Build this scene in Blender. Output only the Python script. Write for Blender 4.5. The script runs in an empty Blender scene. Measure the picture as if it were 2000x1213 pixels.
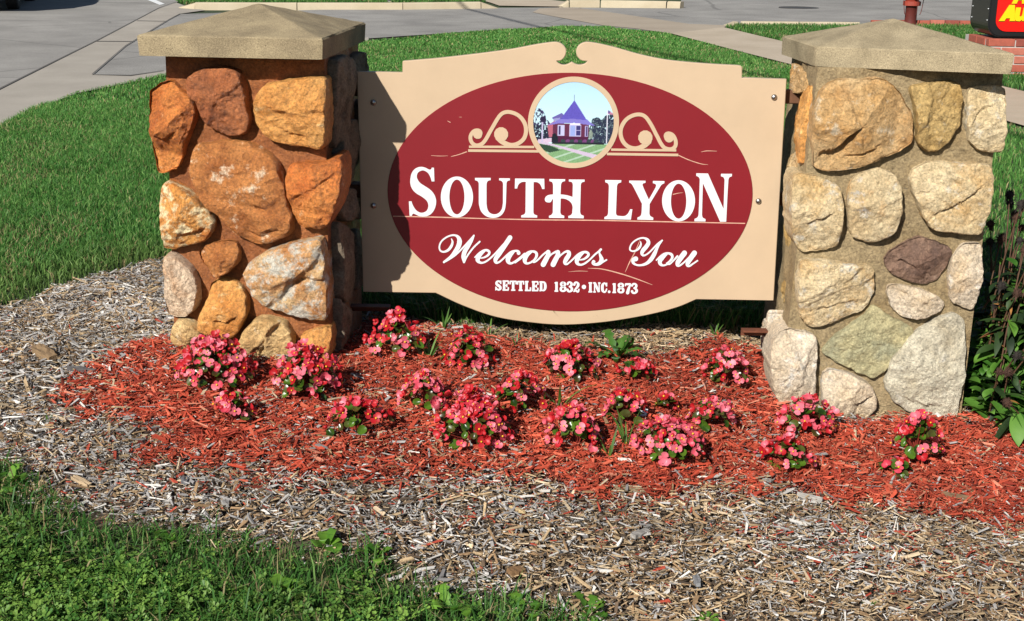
import bpy, bmesh, math, random
import numpy as np
from mathutils import Vector, Matrix, noise

random.seed(7); rng = np.random.default_rng(11)
scene = bpy.context.scene
C = scene.collection

# ------------------------------------------------------------------ camera, sky, sun, exposure
F_PX, PITCH, ROLL, CAM_H = 2643.9, 0.2767, 0.0144, 1.59
cam_d = bpy.data.cameras.new('camera'); cam = bpy.data.objects.new('camera', cam_d); C.objects.link(cam)
cam_d.sensor_width = 36.0; cam_d.lens = F_PX / 2000 * 36.0; cam_d.clip_start = 0.05; cam_d.clip_end = 2000
cp, sp_ = math.cos(PITCH), math.sin(PITCH); cr, sr = math.cos(ROLL), math.sin(ROLL)
fwd = Vector((0, cp, -sp_)); upv = Vector((0, sp_, cp)); xv = Vector((1, 0, 0))
right = xv * cr + upv * sr; up = xv * -sr + upv * cr
m = Matrix((right, up, -fwd)).transposed().to_4x4(); m.translation = (0, 0, CAM_H)
cam.matrix_world = m; scene.camera = cam

SUN_AZ, SUN_EL = math.radians(28.0), math.radians(34.0)          # light travels to +x (az from +y) and down
world = bpy.data.worlds.new('World'); scene.world = world; world.use_nodes = True
wn = world.node_tree.nodes; wl = world.node_tree.links
sky = wn.new('ShaderNodeTexSky'); sky.sky_type = 'NISHITA'; sky.sun_disc = False; sky.dust_density = 0.4; sky.air_density = 0.85
sky.sun_elevation = SUN_EL; sky.sun_rotation = math.pi + SUN_AZ
wn['Background'].inputs['Strength'].default_value = 0.05
wl.new(sky.outputs[0], wn['Background'].inputs['Color'])
sun_d = bpy.data.lights.new('sun', 'SUN'); sun_d.energy = 5.0; sun_d.angle = math.radians(0.5); sun_d.color = (1.0, 0.97, 0.92)
sun = bpy.data.objects.new('sun', sun_d); C.objects.link(sun)
ldir = Vector((math.sin(SUN_AZ) * math.cos(SUN_EL), math.cos(SUN_AZ) * math.cos(SUN_EL), -math.sin(SUN_EL)))
sun.rotation_euler = ldir.to_track_quat('-Z', 'Y').to_euler()
sun.location = (-6, -10, 9)
vs = scene.view_settings; vs.view_transform = 'Standard'; vs.look = 'None'; vs.exposure = 0.35; vs.gamma = 1.0; vs.use_curve_mapping = False
scene.cycles.diffuse_bounces = 1

# ------------------------------------------------------------------ helpers
def ray(u, v):
    a, b = u - 1000.0, 606.5 - v
    X, V = cr * a - sr * b, sr * a + cr * b
    return np.array([X / F_PX, cp + sp_ * V / F_PX, -sp_ + cp * V / F_PX])
CAM = np.array([0, 0, CAM_H])

KA = 0.80
def srgb(r, g, b, k=KA):
    f = lambda c: (c / 255 / 12.92 if c / 255 <= 0.04045 else ((c / 255 + 0.055) / 1.055) ** 2.4) * k
    return (f(r), f(g), f(b))

def setp(o, label=None, cat=None, group=None, kind=None):
    if label: o['label'] = label
    if cat: o['category'] = cat
    if group: o['group'] = group
    if kind: o['kind'] = kind
    return o

def thing(name, label, cat, loc=(0, 0, 0), rz=0.0, group=None):
    o = bpy.data.objects.new(name, None); C.objects.link(o); o.empty_display_size = 0.1
    o.location = loc; o.rotation_euler = (0, 0, rz)
    return setp(o, label, cat, group)

def link(name, me, parent=None, mat=None):
    o = bpy.data.objects.new(name, me); C.objects.link(o)
    if parent: o.parent = parent
    if mat:
        me.materials.clear()
        for x in (mat if isinstance(mat, (list, tuple)) else [mat]): me.materials.append(x)
    return o

def mesh_np(name, V, Fc, colors=None, smooth=False, mats=None):
    """Fc: list of int arrays (n,k); fast mesh"""
    me = bpy.data.meshes.new(name)
    if not isinstance(Fc, (list, tuple)): Fc = [Fc]
    V = np.asarray(V, np.float32)
    nl = sum(f.size for f in Fc); npoly = sum(len(f) for f in Fc)
    me.vertices.add(len(V)); me.vertices.foreach_set('co', V.ravel())
    me.loops.add(nl); me.loops.foreach_set('vertex_index', np.concatenate([f.ravel() for f in Fc]).astype(np.int32))
    tot = np.concatenate([np.full(len(f), f.shape[1]) for f in Fc]); st = np.concatenate([[0], np.cumsum(tot)[:-1]])
    me.polygons.add(npoly); me.polygons.foreach_set('loop_start', st.astype(np.int32))
    try: me.polygons.foreach_set('loop_total', tot.astype(np.int32))
    except Exception: pass
    me.polygons.foreach_set('use_smooth', np.full(npoly, bool(smooth)))
    if mats is not None: me.polygons.foreach_set('material_index', np.asarray(mats, np.int32))
    me.update(calc_edges=True); me.validate()
    if colors is not None:
        at = me.color_attributes.new('Col', 'FLOAT_COLOR', 'POINT')
        c4 = np.ones((len(V), 4), np.float32); c4[:, :3] = colors
        at.data.foreach_set('color', c4.ravel())
    return me

def bm_mesh(name, bm, smooth=False):
    me = bpy.data.meshes.new(name); bm.normal_update(); bm.to_mesh(me); bm.free()
    me.polygons.foreach_set('use_smooth', np.full(len(me.polygons), bool(smooth)))
    return me

def add_box(bm, c, s, rot=None):
    r = bmesh.ops.create_cube(bm, size=1.0)
    M = Matrix.Translation(c) @ (rot.to_4x4() if rot else Matrix()) @ Matrix.Diagonal((s[0], s[1], s[2], 1))
    bmesh.ops.transform(bm, matrix=M, verts=r['verts']); return r['verts']

def add_lathe(bm, prof, n=24, M=None):
    rings = []
    for (r, z) in prof:
        rings.append([bm.verts.new((r * math.cos(2 * math.pi * i / n), r * math.sin(2 * math.pi * i / n), z)) for i in range(n)])
    for a, b in zip(rings, rings[1:]):
        for i in range(n): bm.faces.new((a[i], a[(i + 1) % n], b[(i + 1) % n], b[i]))
    bm.faces.new(rings[-1]); bm.faces.new(rings[0][::-1])
    vs_ = [v for r in rings for v in r]
    if M: bmesh.ops.transform(bm, matrix=M, verts=vs_)
    return vs_

def tube_np(pts, rad, n=6):
    pts = [Vector(p) for p in pts]; V = []; Fq = []
    if not hasattr(rad, '__len__'): rad = [rad] * len(pts)
    for i, p in enumerate(pts):
        t = (pts[min(i + 1, len(pts) - 1)] - pts[max(i - 1, 0)]).normalized()
        a = t.cross(Vector((0.31, 0.9, 0.27))).normalized(); b = t.cross(a)
        for k in range(n):
            an = 2 * math.pi * k / n; V.append(p + (a * math.cos(an) + b * math.sin(an)) * rad[i])
    for i in range(len(pts) - 1):
        for k in range(n): Fq.append((i * n + k, i * n + (k + 1) % n, (i + 1) * n + (k + 1) % n, (i + 1) * n + k))
    return np.array([tuple(v) for v in V]), np.array(Fq)

class MB:
    def __init__(s): s.V = []; s.Q = []; s.T = []; s.n = 0
    def add(s, V, Q=None, T=None):
        if Q is not None and len(Q): s.Q.append(np.asarray(Q) + s.n)
        if T is not None and len(T): s.T.append(np.asarray(T) + s.n)
        s.V.append(np.asarray(V, float)); s.n += len(V)
    def mesh(s, name, smooth=False):
        Fc = []
        if s.Q: Fc.append(np.concatenate(s.Q))
        if s.T: Fc.append(np.concatenate(s.T))
        return mesh_np(name, np.concatenate(s.V), Fc, smooth=smooth)

def smooth_poly(pts, sub=5, closed=True):
    """pts: (x,y) corner or (x,y,1) smooth; Hermite through the smooth ones"""
    n = len(pts); P = [np.array(p[:2], float) for p in pts]; S = [len(p) > 2 for p in pts]; out = []
    for i in range(n if closed else n - 1):
        j = (i + 1) % n; a, b = P[i], P[j]; out.append(a)
        if not (S[i] or S[j]): continue
        d = b - a; L = np.linalg.norm(d)
        def tan(k):
            if not S[k]: return d
            t = P[(k + 1) % n] - P[(k - 1) % n]; q = np.linalg.norm(t)
            return t / q * L if q > 1e-9 else d
        m0, m1 = tan(i), tan(j)
        for s in range(1, sub):
            t = s / sub
            out.append((2 * t**3 - 3 * t * t + 1) * a + (t**3 - 2 * t * t + t) * m0 + (3 * t * t - 2 * t**3) * b + (t**3 - t * t) * m1)
    if not closed: out.append(P[-1])
    return np.array(out)

def inside(poly, x, y):
    poly = np.asarray(poly); r = np.zeros(len(x), bool); j = len(poly) - 1
    for i in range(len(poly)):
        xi, yi = poly[i]; xj, yj = poly[j]
        if yi != yj:
            r ^= ((yi > y) != (yj > y)) & (x < (xj - xi) * (y - yi) / (yj - yi) + xi)
        j = i
    return r

def vnoise(x, y, s, seed=0):
    """smooth value noise, vectorised"""
    x = np.asarray(x) * s + seed * 17.3; y = np.asarray(y) * s + seed * 5.7
    xi, yi = np.floor(x).astype(int), np.floor(y).astype(int); fx, fy = x - xi, y - yi
    fx = fx * fx * (3 - 2 * fx); fy = fy * fy * (3 - 2 * fy)
    h = lambda a, b: ((np.sin(a * 127.1 + b * 311.7 + seed * 74.7) * 43758.5453) % 1.0)
    return (h(xi, yi) * (1 - fx) + h(xi + 1, yi) * fx) * (1 - fy) + (h(xi, yi + 1) * (1 - fx) + h(xi + 1, yi + 1) * fx) * fy

# ------------------------------------------------------------------ materials
def new_mat(name):
    mt = bpy.data.materials.new(name); mt.use_nodes = True
    nt = mt.node_tree; return mt, nt, nt.nodes['Principled BSDF']
def N(nt, t, **kw):
    n = nt.nodes.new(t)
    for k, v in kw.items():
        if hasattr(n, k): setattr(n, k, v)
        else: n.inputs[k].default_value = v
    return n
def coords(nt, kind='Object'):
    return N(nt, 'ShaderNodeTexCoord').outputs[kind]
def noise_n(nt, vec, scale, detail=6, rough=0.55):
    n = N(nt, 'ShaderNodeTexNoise'); n.inputs['Scale'].default_value = scale; n.inputs['Detail'].default_value = detail
    n.inputs['Roughness'].default_value = rough; nt.links.new(vec, n.inputs['Vector']); return n.outputs['Fac']
def ramp(nt, fac, stops):
    r = N(nt, 'ShaderNodeValToRGB'); e = r.color_ramp.elements
    while len(e) < len(stops): e.new(0.5)
    for k, (p, c) in zip(e, stops):
        k.position = p; k.color = (*c, 1) if len(c) == 3 else c
    nt.links.new(fac, r.inputs[0]); return r.outputs[0]
def mixc(nt, fac, a, b, mode='MIX'):
    x = N(nt, 'ShaderNodeMix'); x.data_type = 'RGBA'; x.blend_type = mode
    for s, val in ((0, fac), (6, a), (7, b)):
        if isinstance(val, (int, float)): x.inputs[s].default_value = val
        elif isinstance(val, tuple): x.inputs[s].default_value = (*val, 1)
        else: nt.links.new(val, x.inputs[s])
    return x.outputs[2]
def bump(nt, bs, h, strength, dist, prev=None):
    b = N(nt, 'ShaderNodeBump'); b.inputs['Strength'].default_value = strength; b.inputs['Distance'].default_value = dist
    nt.links.new(h, b.inputs['Height'])
    if prev: nt.links.new(prev, b.inputs['Normal'])
    nt.links.new(b.outputs[0], bs.inputs['Normal']); return b.outputs[0]
def g3(v): return (v, v, v)

def plain(name, col, rough=0.6, metal=0.0, var=0.0, scale=20, bmp=0.0, spec=0.5):
    mt, nt, bs = new_mat(name); bs.inputs['Roughness'].default_value = rough; bs.inputs['Metallic'].default_value = metal
    bs.inputs['Specular IOR Level'].default_value = spec
    bs.inputs['Base Color'].default_value = (*col, 1)
    if var or bmp:
        f = noise_n(nt, coords(nt), scale, 8, 0.6)
        if var:
            nt.links.new(ramp(nt, f, [(0.3, tuple(c * (1 - var) for c in col)), (0.7, tuple(min(1, c * (1 + var)) for c in col))]), bs.inputs['Base Color'])
        if bmp: bump(nt, bs, f, bmp, 0.004)
    return mt

def attr_mat(name, rough=0.7, fine=0.0, fscale=300, trans=0.0, spec=0.3, bmp=0.0):
    mt, nt, bs = new_mat(name); a = N(nt, 'ShaderNodeAttribute'); a.attribute_name = 'Col'; col = a.outputs['Color']
    if fine:
        f = noise_n(nt, coords(nt), fscale, 4, 0.6)
        col = mixc(nt, 1.0, col, ramp(nt, f, [(0.3, g3(1 - fine)), (0.7, g3(1 + fine * 0.5))]), 'MULTIPLY')
        if bmp: bump(nt, bs, f, bmp, 0.002)
    nt.links.new(col, bs.inputs['Base Color']); bs.inputs['Roughness'].default_value = rough; bs.inputs['Specular IOR Level'].default_value = spec
    if trans:
        t = N(nt, 'ShaderNodeBsdfTranslucent'); nt.links.new(col, t.inputs['Color'])
        mx = N(nt, 'ShaderNodeMixShader'); mx.inputs[0].default_value = trans
        nt.links.new(bs.outputs[0], mx.inputs[1]); nt.links.new(t.outputs[0], mx.inputs[2])
        nt.links.new(mx.outputs[0], nt.nodes['Material Output'].inputs['Surface'])
    return mt

def leafy(name, c1, c2, rough=0.45, trans=0.25, scale=40):
    mt, nt, bs = new_mat(name)
    oi = N(nt, 'ShaderNodeObjectInfo')
    f = noise_n(nt, coords(nt), scale, 4)
    ad = N(nt, 'ShaderNodeMath', operation='ADD'); nt.links.new(f, ad.inputs[0])
    ms = N(nt, 'ShaderNodeMath', operation='MULTIPLY_ADD'); nt.links.new(oi.outputs['Random'], ms.inputs[0]); ms.inputs[1].default_value = 0.7; ms.inputs[2].default_value = -0.35
    nt.links.new(ms.outputs[0], ad.inputs[1])
    col = ramp(nt, ad.outputs[0], [(0.2, c1), (0.8, c2)])
    nt.links.new(col, bs.inputs['Base Color']); bs.inputs['Roughness'].default_value = rough
    t = N(nt, 'ShaderNodeBsdfTranslucent'); nt.links.new(col, t.inputs['Color'])
    mx = N(nt, 'ShaderNodeMixShader'); mx.inputs[0].default_value = trans
    nt.links.new(bs.outputs[0], mx.inputs[1]); nt.links.new(t.outputs[0], mx.inputs[2])
    nt.links.new(mx.outputs[0], nt.nodes['Material Output'].inputs['Surface'])
    return mt

def stone_mat(name, base, second, lichen=None, lamt=0.5, dark=None, rough=0.6, scale=5.0, gain=1.0):
    base, second = tuple(c * gain for c in base), tuple(c * gain for c in second)
    if lichen: lichen = tuple(c * gain for c in lichen)
    if dark: dark = tuple(c * gain for c in dark)
    mt, nt, bs = new_mat(name); co = coords(nt)
    n1 = noise_n(nt, co, scale, 8, 0.6); col = ramp(nt, n1, [(0.34, base), (0.62, second)])
    if dark:
        n0 = noise_n(nt, co, scale * 1.7, 5, 0.65); col = mixc(nt, ramp(nt, n0, [(0.5, g3(0)), (0.68, g3(0.65))]), col, dark)
    if lichen:
        n2 = noise_n(nt, co, scale * 2.6, 12, 0.72); lo = 0.66 - 0.3 * lamt
        col = mixc(nt, ramp(nt, n2, [(lo, g3(0)), (lo + 0.1, g3(0.9))]), col, lichen)
    n3 = noise_n(nt, co, 110, 6, 0.7)
    col = mixc(nt, 1.0, col, ramp(nt, n3, [(0.3, g3(0.55)), (0.5, g3(1.0)), (0.7, g3(1.42))]), 'MULTIPLY')
    nt.links.new(col, bs.inputs['Base Color']); bs.inputs['Roughness'].default_value = rough; bs.inputs['Specular IOR Level'].default_value = 0.5 if rough < .62 else 0.3
    n5 = noise_n(nt, co, 24, 10, 0.75); col = mixc(nt, 1.0, col, ramp(nt, n5, [(0.3, g3(0.66)), (0.5, g3(1.0)), (0.7, g3(1.18))]), 'MULTIPLY'); nt.links.new(col, bs.inputs['Base Color'])
    n4 = noise_n(nt, co, 62, 10, 0.74); b1 = bump(nt, bs, n4, 1.0, 0.018); bump(nt, bs, n3, 0.6, 0.005, b1)
    return mt

def concrete(name, c1, c2, speck=0.25, scale=8, bm=0.3, pit=False, fs=260):
    if not pit: c1, c2 = tuple(c * KA for c in c1), tuple(c * KA for c in c2)
    mt, nt, bs = new_mat(name); co = coords(nt)
    col = ramp(nt, noise_n(nt, co, scale, 8, 0.6), [(0.35, c1), (0.65, c2)])
    n2 = noise_n(nt, co, fs, 3, 0.7)
    col = mixc(nt, 1.0, col, ramp(nt, n2, [(0.3, g3(1 - speck)), (0.5, g3(1)), (0.7, g3(1 + speck))]), 'MULTIPLY')
    h = n2
    if pit:
        vo = N(nt, 'ShaderNodeTexVoronoi'); vo.inputs['Scale'].default_value = 95; nt.links.new(co, vo.inputs['Vector'])
        msk = ramp(nt, noise_n(nt, co, 14, 4), [(0.52, g3(0)), (0.72, g3(.8))])
        pitv = ramp(nt, vo.outputs['Distance'], [(0.1, g3(0.15)), (0.3, g3(1))])
        pf = mixc(nt, msk, g3(1.0), pitv)
        col = mixc(nt, 0.55, col, pf, 'MULTIPLY')
        b0 = bump(nt, bs, pf, 0.8, 0.006); bump(nt, bs, h, bm, 0.004, b0)
    else: bump(nt, bs, h, bm, 0.004)
    if 'asphalt' in name:
        st_ = noise_n(nt, co, .55, 6, .65); col = mixc(nt, 1.0, col, ramp(nt, st_, [(.3, g3(.82)), (.6, g3(1.08))]), 'MULTIPLY')
        nd = N(nt, 'ShaderNodeTexNoise'); nd.inputs['Scale'].default_value = 1.4; nd.inputs['Detail'].default_value = 5; nt.links.new(co, nd.inputs['Vector'])
        vv = N(nt, 'ShaderNodeTexVoronoi'); vv.feature = 'DISTANCE_TO_EDGE'; vv.inputs['Scale'].default_value = .32
        wv_ = mixc(nt, .12, co, nd.outputs['Color']); nt.links.new(wv_, vv.inputs['Vector'])
        col = mixc(nt, ramp(nt, vv.outputs['Distance'], [(.003, g3(.4)), (.007, g3(0))]), col, (.05, .048, .045))
    nt.links.new(col, bs.inputs['Base Color']); bs.inputs['Roughness'].default_value = 0.85; bs.inputs['Specular IOR Level'].default_value = 0.25
    return mt

# ------------------------------------------------------------------ terrain
def at_y(u, v, y):
    d = ray(u, v); return CAM + d * (y / d[1])
def at_z(u, v, z):
    d = ray(u, v); return CAM + d * ((z - CAM_H) / d[2])
ctrl = [at_y(480, 700, 4.86), at_y(335, 692, 4.86), at_y(640, 715, 4.86), at_y(1700, 822, 4.97), at_y(1510, 800, 4.97), at_y(1880, 830, 4.97),
        at_y(1492, 692, 5.45), at_y(672, 662, 5.5), at_y(850, 659, 5.25), at_y(1100, 669, 5.25), at_y(1350, 674, 5.25),
        at_z(0, 1213, -.17), at_z(1000, 1213, -.24), at_z(2000, 1213, -.40), at_z(-600, 1213, -.12), at_z(2600, 1213, -.5),
        at_z(1000, 920, -.13), at_z(0, 820, -.06), at_z(2000, 960, -.34), at_z(500, 940, -.10), at_z(1500, 960, -.24),
        at_z(0, 600, .02), at_z(-400, 700, .02), at_z(0, 248, .06), at_z(310, 147, .08), at_z(-500, 400, .05),
        at_z(2000, 700, -.16), at_z(2500, 800, -.25), at_z(2000, 300, .10), at_z(2500, 350, .1),
        at_z(0, 20, .08), at_z(700, 20, .12), at_z(1100, 52, .14), at_z(1000, 130, .12), at_z(1320, 62, .16), at_z(1530, 100, .18),
        at_z(1990, 125, .24), at_z(1775, 50, .24), at_z(1560, 10, .22), at_z(2400, 80, .26)]
for x, y, z in ((-14, 34, .1), (0, 36, .15), (14, 36, .24), (-14, 14, .05), (-9, 2, -.1), (0, 1.2, -.36), (9, 2, -.6), (14, 14, .2), (-3, 1, -.3), (3.5, 1.2, -.55)):
    ctrl.append(np.array([x, y, z]))
ctrl = np.array(ctrl)
def _k(r2): return np.where(r2 > 1e-12, r2 * np.log(np.maximum(r2, 1e-12)) * .5, 0)
def _tps():
    P = ctrl[:, :2]; n = len(P); A = np.zeros((n + 3, n + 3))
    A[:n, :n] = _k(((P[:, None] - P[None]) ** 2).sum(-1)) + np.eye(n) * 0.03
    A[:n, n] = 1; A[:n, n + 1:] = P; A[n, :n] = 1; A[n + 1:, :n] = P.T
    return np.linalg.solve(A, np.concatenate([ctrl[:, 2], [0, 0, 0]]))
_W = _tps()
def terr(x, y):
    x = np.clip(np.atleast_1d(np.asarray(x, float)), -14, 14); y = np.clip(np.atleast_1d(np.asarray(y, float)), 1.0, 36)
    out = np.empty(x.shape); xr, yr = x.ravel(), y.ravel(); o = out.ravel(); n = len(ctrl)
    for s in range(0, len(xr), 20000):
        a, b = xr[s:s + 20000], yr[s:s + 20000]
        K = _k((a[:, None] - ctrl[None, :, 0]) ** 2 + (b[:, None] - ctrl[None, :, 1]) ** 2)
        o[s:s + 20000] = K @ _W[:n] + _W[n] + _W[n + 1] * a + _W[n + 2] * b
    return o.reshape(x.shape)
def tz(x, y): return float(terr(x, y)[0])
def hit(u, v):
    d = ray(u, v); t = np.concatenate([np.linspace(1.2, 12, 220), np.linspace(12.2, 90, 400)])
    P = CAM + d * t[:, None]; h = P[:, 2] - terr(P[:, 0], P[:, 1])
    i = np.argmax(h < 0) if (h < 0).any() else len(t) - 1
    if i == 0: return P[0]
    w = h[i - 1] / (h[i - 1] - h[i] + 1e-12); p = P[i - 1] + (P[i] - P[i - 1]) * min(max(w, 0), 1); return p
def hits(pts): return np.array([hit(*p)[:2] for p in pts])

# regions (traced along the ground)
BED_BACK = [(-700, 760), (-300, 690), (0, 606), (60, 592), (130, 560), (210, 540), (315, 512), (480, 540), (690, 610), (760, 622), (850, 640), (1100, 650), (1480, 655), (1600, 700), (1900, 790), (2100, 830), (2700, 900)]
LAWN_FRONT = hits([(-900, 900), (-60, 905), (30, 918), (70, 950), (150, 1005), (200, 1040), (290, 1038), (400, 1045), (520, 1080), (600, 1080), (650, 1105), (730, 1080), (770, 1130), (880, 1165), (1010, 1180), (1090, 1200), (1200, 1240), (1150, 1500), (-900, 1600)])
RED = hits([(140, 745), (200, 712), (262, 680), (330, 690), (345, 705), (500, 715), (640, 712), (672, 680), (700, 650), (745, 632), (800, 628), (860, 655), (980, 672), (1060, 690), (1190, 705), (1300, 698), (1400, 682), (1470, 688), (1500, 720), (1505, 800), (1700, 840), (1880, 822), (2050, 850), (2400, 920), (2400, 1090), (2000, 1030), (1900, 1018), (1790, 1003), (1650, 982), (1500, 960), (1380, 962), (1260, 985), (1150, 985), (1050, 945), (980, 930), (900, 935), (820, 950), (720, 955), (660, 935), (540, 915), (430, 905), (320, 893), (300, 860), (225, 825), (170, 790)])
LAWN_MAIN = hits([(-900, 640), (-200, 345), (0, 252), (60, 219), (150, 184), (310, 151), (500, 118), (720, 82), (940, 63), (1100, 54), (1180, 54), (1310, 70), (1535, 129), (2000, 254), (2700, 440)] + BED_BACK[::-1])
LAWN_STRIP = hits([(1415, 54), (1445, 50), (1660, 51.5), (1890, 52), (2000, 52), (2600, 60), (2600, 305), (2000, 180), (1525, 82)])
LAWN_FAR = hits([(352, 8), (400, 12), (640, 9), (900, 8), (950, 5), (915, -5), (860, -40), (500, -60), (250, -60)])

# ground sheet ---------------------------------------------------------------
def axis(lo, hi, a, b, fine):
    c = np.arange(a, b + 1e-6, fine); l = [a]; s = fine
    while l[-1] > lo: s *= 1.5; l.append(l[-1] - s)
    r = [b]; s = fine
    while r[-1] < hi: s *= 1.5; r.append(r[-1] + s)
    return np.concatenate([l[:0:-1], c, r[1:]])
gx = axis(-700, 700, -6, 6, .09); gy = axis(-300, 900, 1.6, 16, .09)
GX, GY = np.meshgrid(gx, gy); GZ = terr(GX, GY)
nx, ny = len(gx), len(gy); idx = np.arange(nx * ny).reshape(ny, nx)
quads = np.stack([idx[:-1, :-1], idx[:-1, 1:], idx[1:, 1:], idx[1:, :-1]], -1).reshape(-1, 4)
fx, fy = GX.ravel(), GY.ravel(); gcol = np.empty((nx * ny, 3)); gcol[:] = (.055, .05, .022)
lawn_m = inside(LAWN_MAIN, fx, fy) | inside(LAWN_STRIP, fx, fy) | inside(LAWN_FAR, fx, fy) | inside(LAWN_FRONT, fx, fy) | (fy > 22)
bed = (fy < 7.6) & (np.abs(fx) < 7)
gcol[bed] = (.085, .06, .038); gcol[lawn_m] = (.035, .055, .016)
rm = inside(RED, fx, fy); gcol[rm] = (.16, .035, .02)
mt, nt, bs = new_mat('soil'); a_ = N(nt, 'ShaderNodeAttribute'); a_.attribute_name = 'Col'
f_ = noise_n(nt, coords(nt), 60, 8, .7)
nt.links.new(mixc(nt, 1.0, a_.outputs['Color'], ramp(nt, f_, [(.3, g3(.5)), (.7, g3(1.4))]), 'MULTIPLY'), bs.inputs['Base Color'])
bs.inputs['Roughness'].default_value = .95; bump(nt, bs, f_, .6, .02)
setp(link('ground', mesh_np('ground', np.stack([fx, fy, GZ.ravel()], -1), quads, gcol, True), None, mt), kind='structure')

def sheet(name, px, off, mat, step=0.5, xy=None, kind='structure', parent=None):
    P = hits(px) if xy is None else np.asarray(xy)
    bm = bmesh.new(); f = bm.faces.new([bm.verts.new((x, y, 0)) for x, y in P])
    bm.normal_update(); bmesh.ops.triangulate(bm, faces=[f])
    lo, hi = P.min(0), P.max(0)
    for ax in (0, 1):
        k = math.ceil(lo[ax] / step) * step
        while k < hi[ax]:
            s = step if -6 < k < 24 else 4 * step
            co = [0, 0, 0]; co[ax] = k; no = [0, 0, 0]; no[ax] = 1
            bmesh.ops.bisect_plane(bm, geom=bm.verts[:] + bm.edges[:] + bm.faces[:], plane_co=co, plane_no=no); k += s
    z = terr(np.array([v.co.x for v in bm.verts]), np.array([v.co.y for v in bm.verts]))
    for v, q in zip(bm.verts, z): v.co.z = q + off
    bmesh.ops.recalc_face_normals(bm, faces=bm.faces[:])
    if sum(f.normal.z for f in bm.faces) < 0: bmesh.ops.reverse_faces(bm, faces=bm.faces[:])
    o = link(name, bm_mesh(name, bm, True), parent, mat)
    if kind and not parent: o['kind'] = kind
    return o

asphalt = concrete('asphalt', (.32, .30, .272), (.385, .363, .328), .28, 1.2, .3, fs=90)
asphalt2 = concrete('asphalt_patch', (.305, .287, .262), (.375, .355, .322), .3, 1.5, .3, fs=90)
conc = concrete('walk_concrete', (.52, .425, .31), (.61, .505, .38), .12, 1.5, .2, fs=150)
conc_d = concrete('gutter_concrete', (.41, .365, .305), (.49, .44, .37), .14, 1.3, .25, fs=150)
conc_b = concrete('apron_concrete', (.42, .345, .26), (.50, .415, .315), .12, 1.0, .2, fs=150)
kerbm = concrete('kerb_concrete', (.52, .43, .29), (.60, .51, .36), .1, 2, .2, fs=120)
seam_dark = plain('joint_dark', (.11, .10, .09), .9)
white_paint = plain('road_paint', (.75, .75, .73), .7, var=.1)
sheet('main_road', [(-900, 640), (-200, 277), (0, 178), (190, 82), (310, 18), (345, 6), (372, -14), (420, -60), (-200, -90), (-900, -60)], .012, asphalt)
sheet('gutter', [(-900, 640), (-200, 277), (0, 178), (190, 82), (310, 18), (345, 7), (365, 15), (400, 22), (352, 29), (330, 40), (245, 92), (180, 148), (255, 151), (320, 142), (500, 112), (720, 75), (720, 83), (500, 121), (310, 153), (150, 186), (60, 221), (0, 254), (-200, 347), (-900, 700)], .018, conc_d, .4)
sheet('side_street', [(180, 148), (245, 92), (330, 40), (352, 29), (640, 20), (900, 17), (1100, 16), (1330, 18), (1330, -50), (2600, -50), (2600, 62), (2000, 54), (1660, 50), (1440, 48), (1413, 54), (1310, 66), (1180, 54), (1100, 53), (940, 62), (720, 77), (500, 114), (320, 144), (255, 151)], .014, asphalt2)
sheet('driveway', [(1055, 18.5), (1100, 16.5), (1140, 19), (1210, 29), (1290, 41), (1345, 49), (1420, 52), (1413, 57), (1310, 68), (1240, 58), (1180, 52.5), (1140, 45), (1080, 34), (1040, 26)], .020, conc_b)
sheet('sidewalk', [(1310, 68), (1413, 56), (1525, 83), (2000, 183), (2700, 331), (2700, 423), (2000, 251), (1535, 127)], .022, conc)
sheet('footpath', [(930, 0), (958, 7), (975, 13), (1098, 15), (1112, 6), (1060, 0), (1040, -12), (890, -12)], .020, conc)
sheet('road_marking', [(255, -12), (273, -12), (322, 9.5), (312, 11.5)], .018, white_paint)
sheet('road_seam', [(-900, 634), (-200, 274), (0, 176.5), (190, 81.2), (310, 17.6), (345, 5.6), (345, 6.6), (310, 18.6), (190, 82.8), (0, 179.5), (-200, 279), (-900, 645)], .024, seam_dark)
sheet('road_seam', [(180, 148.5), (245, 92.3), (330, 40.2), (352, 28.8), (352, 29.6), (331, 41), (246, 93.2), (182, 149.5), (255, 151), (320, 141.5), (320, 142.6), (255, 152.2), (180, 150)], .024, seam_dark)
for j_ in ([(186, 83.5), (262, 84), (262, 84.8), (185, 84.3)], [(268, 43), (325, 44), (325, 44.6), (267, 43.6)],):
    sheet('pavement_joint', j_, .024, seam_dark)
# kerbs
def kerb(pxs, h=.13, w=.16, gaps=()):
    P = np.array([hit(*p)[:2] for p in pxs]); T = []; n = 10
    hs = [p[2] if len(p) > 2 else 1.0 for p in pxs]
    root = thing('kerb', None, None); root['kind'] = 'structure'
    for a, b, ha, hb in zip(P, P[1:], hs, hs[1:]):
        d = b - a; L = np.linalg.norm(d); d /= L; q = np.array([-d[1], d[0]]);
        if q[1] < 0: q = -q
        V = []; n = max(2, int(L / .5)); g = .008 / L
        for k in range(n + 1):
            t = g + (1 - 2 * g) * k / n; c = a + (b - a) * t; z = tz(*c); hh = h * (ha + (hb - ha) * t)
            for (o, zz) in ((0, -.05), (.02, hh - .02), (.045, hh), (w, hh), (w, -.05)): V.append((c[0] + q[0] * o, c[1] + q[1] * o, z + zz))
        Q = [(k * 5 + j, k * 5 + j + 1, k * 5 + 6 + j, k * 5 + 5 + j) for k in range(n) for j in range(4)]
        m_ = MB(); m_.add(V, Q); e = n * 5
        m_.T.append(np.array([(0, 1, 2), (0, 2, 3), (0, 3, 4), (e, e + 2, e + 1), (e, e + 3, e + 2), (e, e + 4, e + 3)]))
        link('kerb_segment', m_.mesh('kerb_segment'), root, kerbm)
hit_ = hit
def hit(u, v, *_): return hit_(u, v)
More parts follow.
